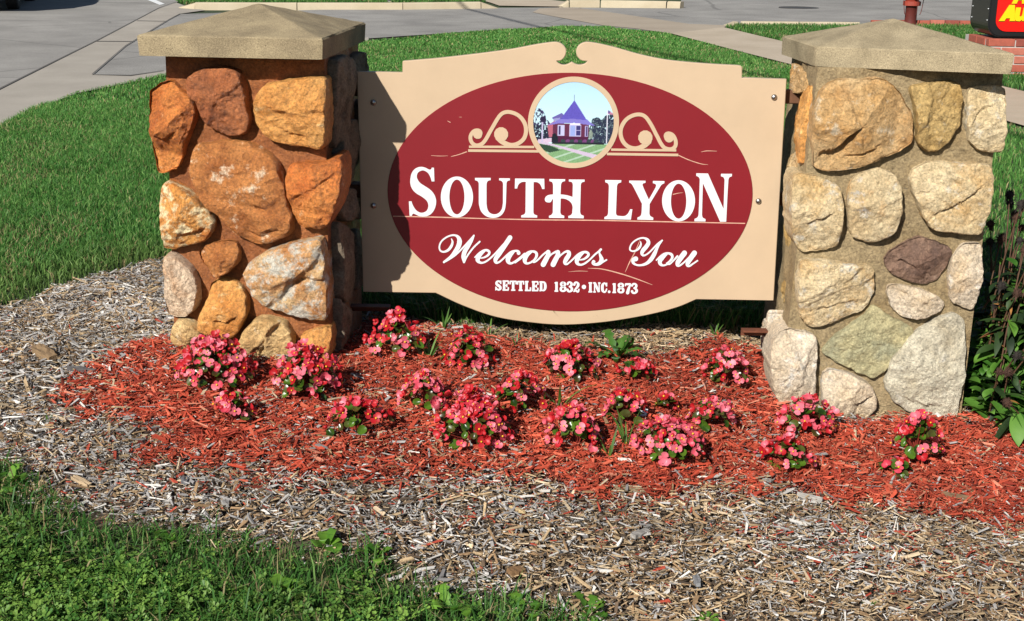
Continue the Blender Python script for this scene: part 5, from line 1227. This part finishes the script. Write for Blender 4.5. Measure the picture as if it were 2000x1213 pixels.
# dead coneflowers beside the right pillar
cf_stem = plain('coneflower_stem', srgb(92, 62, 40), .7, var=.3, scale=30)
cf_leaf = leafy('coneflower_leaf', srgb(24, 46, 18), srgb(60, 88, 36), .6, .2, 12)  # green darkened, the pillar's shadow put into the colour
cf_leaf_b = leafy('coneflower_leaf_lit', srgb(58, 108, 28), srgb(108, 156, 56), .6, .25, 12)  # sunlit look of the lower leaves put into a brighter green
cf_dead = leafy('coneflower_leaf_dead', srgb(120, 70, 34), srgb(186, 130, 60), .8, .1, 12)
cf_head = plain('seed_head', (.022, .016, .012), .9, var=.4, scale=80)
cf_head_b = plain('seed_head_brown', srgb(74, 48, 34), .9, var=.4, scale=80)
def head_mesh(mat):
    m_ = MB(); rn = random.Random(5)
    bm = bmesh.new(); bmesh.ops.create_icosphere(bm, subdivisions=2, radius=.014); V = [(v.co.x, v.co.y, v.co.z * 1.15) for v in bm.verts]; T = [[v.index for v in f.verts] for f in bm.faces]; bm.free(); m_.add(V, None, T)
    for i in range(70):
        z_ = rn.uniform(-.35, 1); a = rn.uniform(0, 6.28); s_ = math.sqrt(max(0, 1 - z_ * z_)); d = Vector((s_ * math.cos(a), s_ * math.sin(a), z_)); t = d.cross(Vector((.3, .2, .9))).normalized() * .0016; b = d.cross(t).normalized() * .0016; c = d * .013
        m_.add([tuple(c + t), tuple(c - t * .5 + b), tuple(c - t * .5 - b), tuple(d * rn.uniform(.020, .026))], None, [(0, 1, 3), (1, 2, 3), (2, 0, 3)])
    for i in range(9):
        a = rn.uniform(0, 6.28); d = Vector((math.cos(a), math.sin(a), 0)); s_ = Vector((-d.y, d.x, 0)) * .004
        m_.add([tuple(d * .01 - s_ + Vector((0, 0, -.008))), tuple(d * .01 + s_ + Vector((0, 0, -.008))), tuple(d * .02 + Vector((0, 0, -.03)))], None, [(0, 1, 2)])
    me = m_.mesh('seed_head'); me.materials.append(mat); return me
HD = [head_mesh(cf_head), head_mesh(cf_head_b)]
CL = []
for i, (L, w, b, mt_) in enumerate(((.13, .036, .5, cf_leaf), (.15, .033, .3, cf_leaf), (.12, .042, .8, cf_leaf_b), (.14, .050, .5, cf_leaf_b), (.10, .018, .2, cf_dead))):
    me = blade_leaf(L, w, b, 0, 8, .25, i); me.materials.append(mt_); CL.append(me)
def coneflower(u, v, H, lean, nst, label, low=False, seed=0):
    p = hit(u, v); r = thing('coneflower', label, 'coneflower', tuple(p), 0, 'dead coneflowers beside the cream pillar'); rn = random.Random(seed + int(u))
    for sI in range(nst):
        hh = H * rn.uniform(.78, 1.05) if sI else H; dx, dy = lean[0] + rn.uniform(-.07, .07), lean[1] + rn.uniform(-.09, .09); b0 = Vector((rn.uniform(-.05, .05), rn.uniform(-.06, .06), -.02))
        pts = [b0 + Vector((dx * t * t, dy * t * t, hh * t)) for t in np.linspace(0, 1, 9)]
        V, Q = tube_np(pts, [.0045 - .002 * t for t in np.linspace(0, 1, 9)], 6); m_ = MB(); m_.add(V, Q); link('stem', m_.mesh('stem', True), r, cf_stem)
        place('seed_head', HD[0 if rn.random() < .6 else 1], r, pts[-1], (dx, dy - .1, 1 if not low else .3), 0, rn.uniform(.8, 1.25))
        nlv = int(24 * hh / .7) + 10
        for i in range(nlv):
            t = rn.uniform(.05, .8) ** 1.45; c = b0 + Vector((dx * t * t, dy * t * t, hh * t)); me = CL[4] if rn.random() < .12 else (CL[rn.choice((2, 3))] if t < .4 or rn.random() < .3 else CL[rn.choice((0, 1))])
            o = link('leaf', me, r); o.location = c; o.rotation_euler = (rn.uniform(-.4, .4), rn.uniform(-.2, 1.0) if t > .3 else rn.uniform(-.6, .2), rn.uniform(0, 6.28)); s_ = rn.uniform(.7, 1.2) * (1.1 - .45 * t); o.scale = (s_, s_, s_)
for i, (u, v, H, ln2, ns, lab, low) in enumerate((
 (1905, 800, .52, (.02, .02), 4, 'short leafy coneflower touching the pale grey corner stone of the pillar', False),
 (1925, 775, .83, (.03, .06), 5, 'coneflower with the tallest black seed cone, just behind the pillar edge', False),
 (1950, 800, .70, (.06, .0), 4, 'coneflower with brown stems and drooping middle leaves', False),
 (1965, 770, .80, (.07, .05), 5, 'coneflower with a cluster of brown frayed heads', False),
 (1990, 790, .78, (.04, .02), 5, 'coneflower with reddish stems at the frame edge', False),
 (2020, 812, .74, (-.03, .0), 4, 'coneflower half outside the frame behind the low one', False),
 (1945, 740, .74, (.0, .05), 5, 'rear coneflower in the shade directly behind the pillar', False),
 (1985, 735, .72, (.05, .06), 5, 'rear coneflower against the lawn, farthest from the pillar', False),
 (2000, 862, .20, (-.09, -.03), 1, 'low bent coneflower with a black seed head hanging over the red mulch', True),
 (1928, 818, .30, (.02, -.05), 4, 'low bright leaved coneflower at the pillar foot', False))):
    coneflower(u, v, H, ln2, ns, lab, low, i * 13)
o = bpy.data.objects.get('coneflower.008')
if o:
    for a in (2.4, 3.6, 4.6, 5.4):
        l = link('leaf', CL[1 if a < 4 else 3], o); l.location = (-.05, -.02, .12); l.rotation_euler = (.2, .9, a); l.scale = (1.1, 1.2, 1.1)

# ------------------------------------------------------------------ far street things
# hydrant
hyd_m = plain('hydrant_red', srgb(164, 66, 48), .6, var=.2, scale=9, bmp=.1); hyd_d = plain('hydrant_dark', srgb(104, 40, 32), .65, var=.2, scale=10)
hp = hit(1777, 52); hy = thing('fire_hydrant', 'faded red fire hydrant with hanging chains on the grass verge', 'hydrant', tuple(hp), .15)
bm = bmesh.new(); add_lathe(bm, [(.135, -.05), (.135, .03), (.088, .035), (.085, .06), (.085, .30), (.09, .305)], 28); link('barrel', bm_mesh('barrel', bm, True), hy, hyd_d)
bm = bmesh.new(); add_lathe(bm, [(.095, .300), (.128, .306), (.128, .335), (.128, .336), (.128, .365), (.10, .372)], 28); link('flange', bm_mesh('flange', bm, False), hy, hyd_m)
bm = bmesh.new(); add_lathe(bm, [(.098, .36), (.10, .42), (.108, .50), (.108, .60), (.118, .605), (.118, .63), (.105, .64), (.09, .70), (.06, .745), (.03, .76), (.03, .80), (.022, .81)], 28); link('bonnet', bm_mesh('bonnet', bm, True), hy, hyd_m)
for ax, rr in ((0, .055), (math.pi, .055), (-math.pi / 2, .075)):
    bm = bmesh.new(); add_lathe(bm, [(rr * .8, .06), (rr * .8, .135), (rr * 1.1, .137), (rr * 1.1, .185), (rr * .9, .19), (.02, .192), (.02, .22)], 16, Matrix.Translation((0, 0, .50)) @ Matrix.Rotation(ax, 4, 'Z') @ Matrix.Rotation(math.pi / 2, 4, 'Y'))
    link('nozzle', bm_mesh('nozzle', bm, True), hy, hyd_m)
    pts = [(math.cos(ax) * (.16 - .05 * t) , math.sin(ax) * (.16 - .05 * t) - .05, .45 - .27 * math.sin(math.pi * t * .55)) for t in np.linspace(0, 1, 8)]
    V, Q = tube_np(pts, .006, 5); m_ = MB(); m_.add(V, Q); link('chain', m_.mesh('chain'), hy, hyd_d)

# low brick edging across the verge
brick_ms = [plain('brick_red', srgb(176, 92, 72), .85, var=.15, scale=30, bmp=.3), plain('brick_pink', srgb(190, 112, 92), .85, var=.15, scale=30, bmp=.3), plain('brick_dark', srgb(150, 76, 62), .85, var=.15, scale=30, bmp=.3)]
mortar_p = plain('pale_mortar', (.45, .42, .38), .9, var=.1, scale=40)
def brick_mesh(sx_, sy_, sz_):
    bm = bmesh.new(); add_box(bm, (0, 0, 0), (sx_, sy_, sz_)); bmesh.ops.bevel(bm, geom=bm.edges[:], offset=.004, affect='EDGES'); return bm_mesh('brick', bm)
a, b = hit(1700, 51), hit(2150, 55); d = b - a; L = np.linalg.norm(d[:2]); ang = math.atan2(d[1], d[0]); d2_ = d[:2] / L
ed = thing('brick_edging', 'low red brick edging along the far side of the verge behind the hydrant', 'edging', tuple(a), 0)
bms = [brick_mesh(.205, .10, .10) for _ in range(3)]
for m3, mm3 in zip(bms, brick_ms): m3.materials.append(mm3)
nb = int(L / .215)
for i in range(nb):
    o = bpy.data.objects.new('brick', bms[(i * 7) % 3]); C.objects.link(o); o.parent = ed; x_, y_ = a[0] + d2_[0] * (i + .5) * .215, a[1] + d2_[1] * (i + .5) * .215
    o.location = (x_ - a[0], y_ - a[1], tz(x_, y_) - a[2] + .035 + .003 * ((i * 5) % 3)); o.rotation_euler = (0, 0, ang)

# cabinet sign on a brick base
YB = 13.6; fr = at_y(1926, 124, YB); bx0, by0 = fr[0], fr[1]; bz = tz(bx0 + .5, by0)
ms = thing('cabinet_sign', 'black cabinet sign with red face and yellow letters on a brick base', 'sign', (bx0, by0, bz), -.02)
course, bl, bh = .083, .268, .071
ztop = at_y(1930, 76, YB)[2] - bz; nc = int(math.ceil(ztop / course)) + 1; DEP, WID = .80, 2.42
bm = bmesh.new(); add_box(bm, (WID / 2, DEP / 2, (ztop - .012) / 2 - .1), (WID - .02, DEP - .02, ztop - .012 + .2)); link('mortar_core', bm_mesh('mortar_core', bm), ms, mortar_p)
bF = [brick_mesh(bl - .012, .1, bh) for _ in range(3)]; bS = [brick_mesh(.1, bl - .012, bh) for _ in range(3)]; bH = [brick_mesh(bl / 2 - .012, .1, bh) for _ in range(3)]
for arr in (bF, bS, bH):
    for m3, mm3 in zip(arr, brick_ms): m3.materials.append(mm3)
for r_ in range(nc):
    z_ = ztop - bh / 2 - r_ * course
    if z_ < -.1: break
    off_ = 0 if r_ % 2 == 0 else bl / 2
    k = 0; xx_ = off_ if r_ % 2 else 0
    while xx_ + bl <= WID + .14:
        o = bpy.data.objects.new('brick', bF[(k * 5 + r_) % 3]); C.objects.link(o); o.parent = ms; o.location = (xx_ + bl / 2, .05 - .002 * (k % 2), z_); xx_ += bl; k += 1
    yy_ = .1 + (0 if r_ % 2 else .02); k = 0
    while yy_ + bl <= DEP + .1:
        o = bpy.data.objects.new('brick', bS[(k * 3 + r_) % 3]); C.objects.link(o); o.parent = ms; o.location = (.05, yy_ + bl / 2, z_); yy_ += bl; k += 1
    if r_ % 2:
        o = bpy.data.objects.new('brick', bH[r_ % 3]); C.objects.link(o); o.parent = ms; o.location = (bl / 4, .05, z_)
blk = plain('black_cabinet_metal', (.010, .010, .011), .35); redf = plain('red_sign_face', srgb(244, 22, 10), .35); yelf = plain('yellow_letter', srgb(252, 214, 10), .4); riv = plain('rivet_metal', (.35, .36, .36), .4, .8)
cab = at_y(1930, 70, YB); czb = at_y(1935, 74, YB)[2] - bz; kx = YB / F_PX
def cabxz(u, v): 
    w = at_y(u, v, YB + .06); return (w[0] - bx0, w[2] - bz)
def rrect(x0, z0, x1, z1, r, n=8):
    P = []
    for cx_, cz_, a0 in ((x1 - r, z0 + r, -90), (x1 - r, z1 - r, 0), (x0 + r, z1 - r, 90), (x0 + r, z0 + r, 180)):
        P += [(cx_ + r * math.cos(math.radians(a0 + 90 * i / n)), cz_ + r * math.sin(math.radians(a0 + 90 * i / n))) for i in range(n + 1)]
    return P
def xslab(name, P, y0, y1, mat, bev=0.0):
    bm = bmesh.new(); f1 = [bm.verts.new((x, y0, z)) for x, z in P]; f2 = [bm.verts.new((x, y1, z)) for x, z in P]; n = len(P)
    bm.faces.new(f1); bm.faces.new(f2[::-1])
    for i in range(n): bm.faces.new((f1[i], f2[i], f2[(i + 1) % n], f1[(i + 1) % n]))
    bmesh.ops.recalc_face_normals(bm, faces=bm.faces[:])
    if bev: bmesh.ops.bevel(bm, geom=[e for e in bm.edges if e.calc_face_angle(0) > 1.2], offset=bev, affect='EDGES', segments=2)
    return link(name, bm_mesh(name, bm), ms, mat)
x0c, z0c = cabxz(1927, 72); z1c = z0c + 1.35; x1c = x0c + 2.3
xslab('cabinet', rrect(x0c, z0c, x1c, z1c, .13), .06, .66, blk, .012)
xf, zf = cabxz(1942, 61)
xslab('sign_face', rrect(xf, zf, x1c - .08, z1c - .08, .11), .048, .058, redf)
bm = bmesh.new(); add_box(bm, ((x0c + x1c) / 2 + .02, .36, (z0c + ztop) / 2), (x1c - x0c - .3, .4, max(.02, z0c - ztop + .01))); link('plinth', bm_mesh('plinth', bm), ms, blk)
def letterx(polys):
    for P in polys: xslab('letter', [cabxz(1700 + u / 6.667, v / 6.667) for u, v in P], .036, .046, yelf)
letterx([[(1662,272),(1800,62),(1868,62),(1868,272),(1800,272),(1806,236),(1756,236),(1732,272)], [(1868,180),(1884,96),(1946,96),(1928,205),(1944,216),(1962,200),(1984,96),(2050,96),(2018,272),(1960,272),(1962,252),(1930,276),(1880,270),(1862,240)],
         [(1828,46),(1900,-90),(2010,-90),(2020,46),(1960,46),(1962,0),(1912,0),(1890,46)]])
bm = bmesh.new(); bmesh.ops.create_icosphere(bm, subdivisions=1, radius=.009); rme = bm_mesh('rivet', bm); rme.materials.append(riv)
for yy_ in (.10, .60):
    for zz2 in np.arange(z0c + .16, z1c - .1, .11):
        o = bpy.data.objects.new('rivet', rme); C.objects.link(o); o.parent = ms; o.location = (x0c - .001, yy_, zz2)

# lamp post foot behind the far kerb
pp = hit(760, 7); po = thing('lamp_post', 'grey metal post standing in the grass behind the far kerb', 'post', tuple(pp), 0)
bm = bmesh.new(); add_lathe(bm, [(.034, -.1), (.034, 2.6), (.03, 2.62)], 14); link('pole', bm_mesh('pole', bm, True), po, plain('galvanised', (.30, .30, .29), .5, .5))
bm = bmesh.new(); add_lathe(bm, [(.06, -.03), (.06, .02), (.036, .05)], 14); link('base_collar', bm_mesh('base_collar', bm, True), po, plain('post_footing', (.3, .29, .27), .8))
bm = bmesh.new(); add_box(bm, (0, -.045, 2.35), (.45, .004, .55)); link('sign_plate', bm_mesh('sign_plate', bm), po, plain('plate_back', (.4, .4, .4), .5, .6))

mp_ = hit(1560, 17); bm = bmesh.new(); add_lathe(bm, [(.36, -.03), (.36, .022), (.33, .024), (.31, .020), (.02, .021)], 32)
o = link('manhole_cover', bm_mesh('manhole_cover', bm), None, plain('cast_iron', (.07, .065, .06), .7, .3)); o.location = mp_; setp(o, 'round iron manhole cover in the far street', 'manhole cover')

# parked car at the far left: only its lower corner is in the picture
def car():
    w0 = hit(27, 19); best = None
    for a in np.linspace(-.6, .3, 181):
        q_ = np.array([w0[0] + math.sin(a) * 2.65, w0[1] + math.cos(a) * 2.65]); q3 = np.array([q_[0], q_[1], tz(*q_)]) - CAM
        cam_d_ = np.array([q3 @ np.array(right), q3 @ np.array(fwd)]); uu = 1000 + F_PX * cam_d_[0] / cam_d_[1]
        if best is None or abs(uu - 58) < best[0]: best = (abs(uu - 58), a)
    a = best[1]; fx2 = np.array([math.sin(a), math.cos(a)]); rt = np.array([math.cos(a), -math.sin(a)])   # forward (away), right
    org = np.array([w0[0], w0[1]]) - rt * .76; z = tz(*org)
    r = thing('parked_car', 'dark green car on the road at the far left, cut by the frame', 'car', (org[0], org[1], z + .01), -a)
    body = plain('dark_green_car_paint', (.020, .055, .045), .22, .3); glass = plain('tinted_glass', (.012, .014, .016), .08); rub = plain('tyre_rubber', (.014, .014, .015), .8); rim = plain('alloy_rim', (.5, .5, .52), .3, .9); blkp = plain('black_trim', (.015, .015, .016), .5); chrome = plain('bumper_silver', (.62, .64, .66), .25, .6); lamp = plain('red_lamp_lens', (.4, .02, .02), .2)
    # side profile (y along the car, z up), rear axle at y=0
    prof = [(-.92, .34), (-.95, .55), (-.90, .92), (-.72, .98), (-.40, 1.36), (-.1, 1.44), (.9, 1.45), (1.35, 1.36), (1.95, 1.0), (2.9, .88), (3.35, .72), (3.42, .5), (3.36, .28), (3.02, .24), (2.98, .42), (2.82, .60), (2.65, .65), (2.48, .60), (2.32, .42), (2.28, .24), (.37, .24), (.33, .42), (.17, .60), (0, .65), (-.17, .60), (-.33, .42), (-.37, .24), (-.85, .26)]
    bm = bmesh.new(); secs = []
    for sx_, k in ((-1, 1), (-.96, 1.0), (.96, 1.0), (1, 1)):
        ring_ = []
        for (y_, z_) in prof:
            wd = .86 if z_ < .95 else .86 - (z_ - .95) * .42
            if abs(sx_) == 1: yy2, zz2, ww2 = y_ * .985 + .02, z_ * .985 + .008, wd
            else: yy2, zz2, ww2 = y_, z_, wd * .955
            ring_.append(bm.verts.new(((1 if sx_ > 0 else -1) * ww2, yy2, zz2)))
        secs.append(ring_)
    n = len(prof)
    for A2, B2 in zip(secs, secs[1:]):
        for i in range(n): bm.faces.new((A2[i], A2[(i + 1) % n], B2[(i + 1) % n], B2[i]))
    f1 = bm.faces.new(secs[0][::-1]); f2 = bm.faces.new(secs[-1]); bm.normal_update(); bmesh.ops.triangulate(bm, faces=[f1, f2]); bmesh.ops.recalc_face_normals(bm, faces=bm.faces[:])
    link('body', bm_mesh('body', bm), r, body)
    for sd in (-1, 1):
        for P in ([(-.52, 1.0), (-.28, 1.32), (.42, 1.39), (.42, 1.0)], [(.50, 1.0), (.50, 1.39), (.9, 1.39), (1.25, 1.31), (1.72, 1.0)]):
            bm = bmesh.new(); bm.faces.new([bm.verts.new((sd * (.866 - (z_ - .95) * .42), y_, z_)) for y_, z_ in P]); link('window', bm_mesh('window', bm), r, glass)
    for P in ([(-.745, .99), (-.415, 1.37)], [(1.975, 1.005), (1.375, 1.37)]):
        bm = bmesh.new(); (ya, za), (yb, zb) = P; bm.faces.new([bm.verts.new(v_) for v_ in ((-.68, ya, za + .006), (.68, ya, za + .006), (.56, yb, zb + .006), (-.56, yb, zb + .006))]); link('window', bm_mesh('window', bm), r, glass)
    for sx_ in (-1, 1):
        for y_ in (0, 2.65):
            bm = bmesh.new(); add_lathe(bm, [(.2, -.10), (.30, -.10), (.325, -.08), (.325, .08), (.30, .10), (.2, .10)], 28, Matrix.Translation((sx_ * .76, y_, .325)) @ Matrix.Rotation(math.pi / 2, 4, 'Y')); t_ = link('wheel', bm_mesh('wheel', bm, False), r, rub)
            bm = bmesh.new(); add_lathe(bm, [(.205, -.07), (.205, .085), (.17, .095), (.06, .08), (.04, .095)], 20, Matrix.Translation((sx_ * .77, y_, .325)) @ Matrix.Rotation(sx_ * math.pi / 2, 4, 'Y')); link('rim', bm_mesh('rim', bm, False), t_, rim)
        bm = bmesh.new(); add_box(bm, (sx_ * .70, -.935, .78), (.2, .04, .2)); bmesh.ops.bevel(bm, geom=bm.edges[:], offset=.012, affect='EDGES'); link('tail_light', bm_mesh('tail_light', bm), r, lamp)
    bm = bmesh.new(); add_box(bm, (0, -.965, .45), (1.62, .12, .17)); bmesh.ops.bevel(bm, geom=bm.edges[:], offset=.03, affect='EDGES', segments=2); link('bumper', bm_mesh('bumper', bm), r, chrome)
    bm = bmesh.new(); add_box(bm, (0, 1.25, .235), (1.5, 4.0, .05)); link('underbody', bm_mesh('underbody', bm), r, blkp)
car()

# overhead cable whose shadow crosses the street and the lawn (it hangs above the frame)
g1, g2 = hit(905, 17), hit(1530, 160); hgt_c = 6.5; back = np.array([-math.sin(SUN_AZ), -math.cos(SUN_AZ)]) * hgt_c / math.tan(SUN_EL)
c1 = np.array([g1[0] + back[0], g1[1] + back[1], g1[2] + hgt_c]); c2 = np.array([g2[0] + back[0], g2[1] + back[1], g2[2] + hgt_c]); dc = c2 - c1
pts = [tuple(c1 + dc * t + np.array([0, 0, .25 * (t - .5) ** 2 - .0625])) for t in np.linspace(-1.2, 2.2, 30)]
V, Q = tube_np(pts, .030, 8); m_ = MB(); m_.add(V, Q)
setp(link('overhead_cable', m_.mesh('overhead_cable', True), None, plain('cable_black', (.02, .02, .02), .6)), 'black overhead cable strung above the lawn', 'cable')
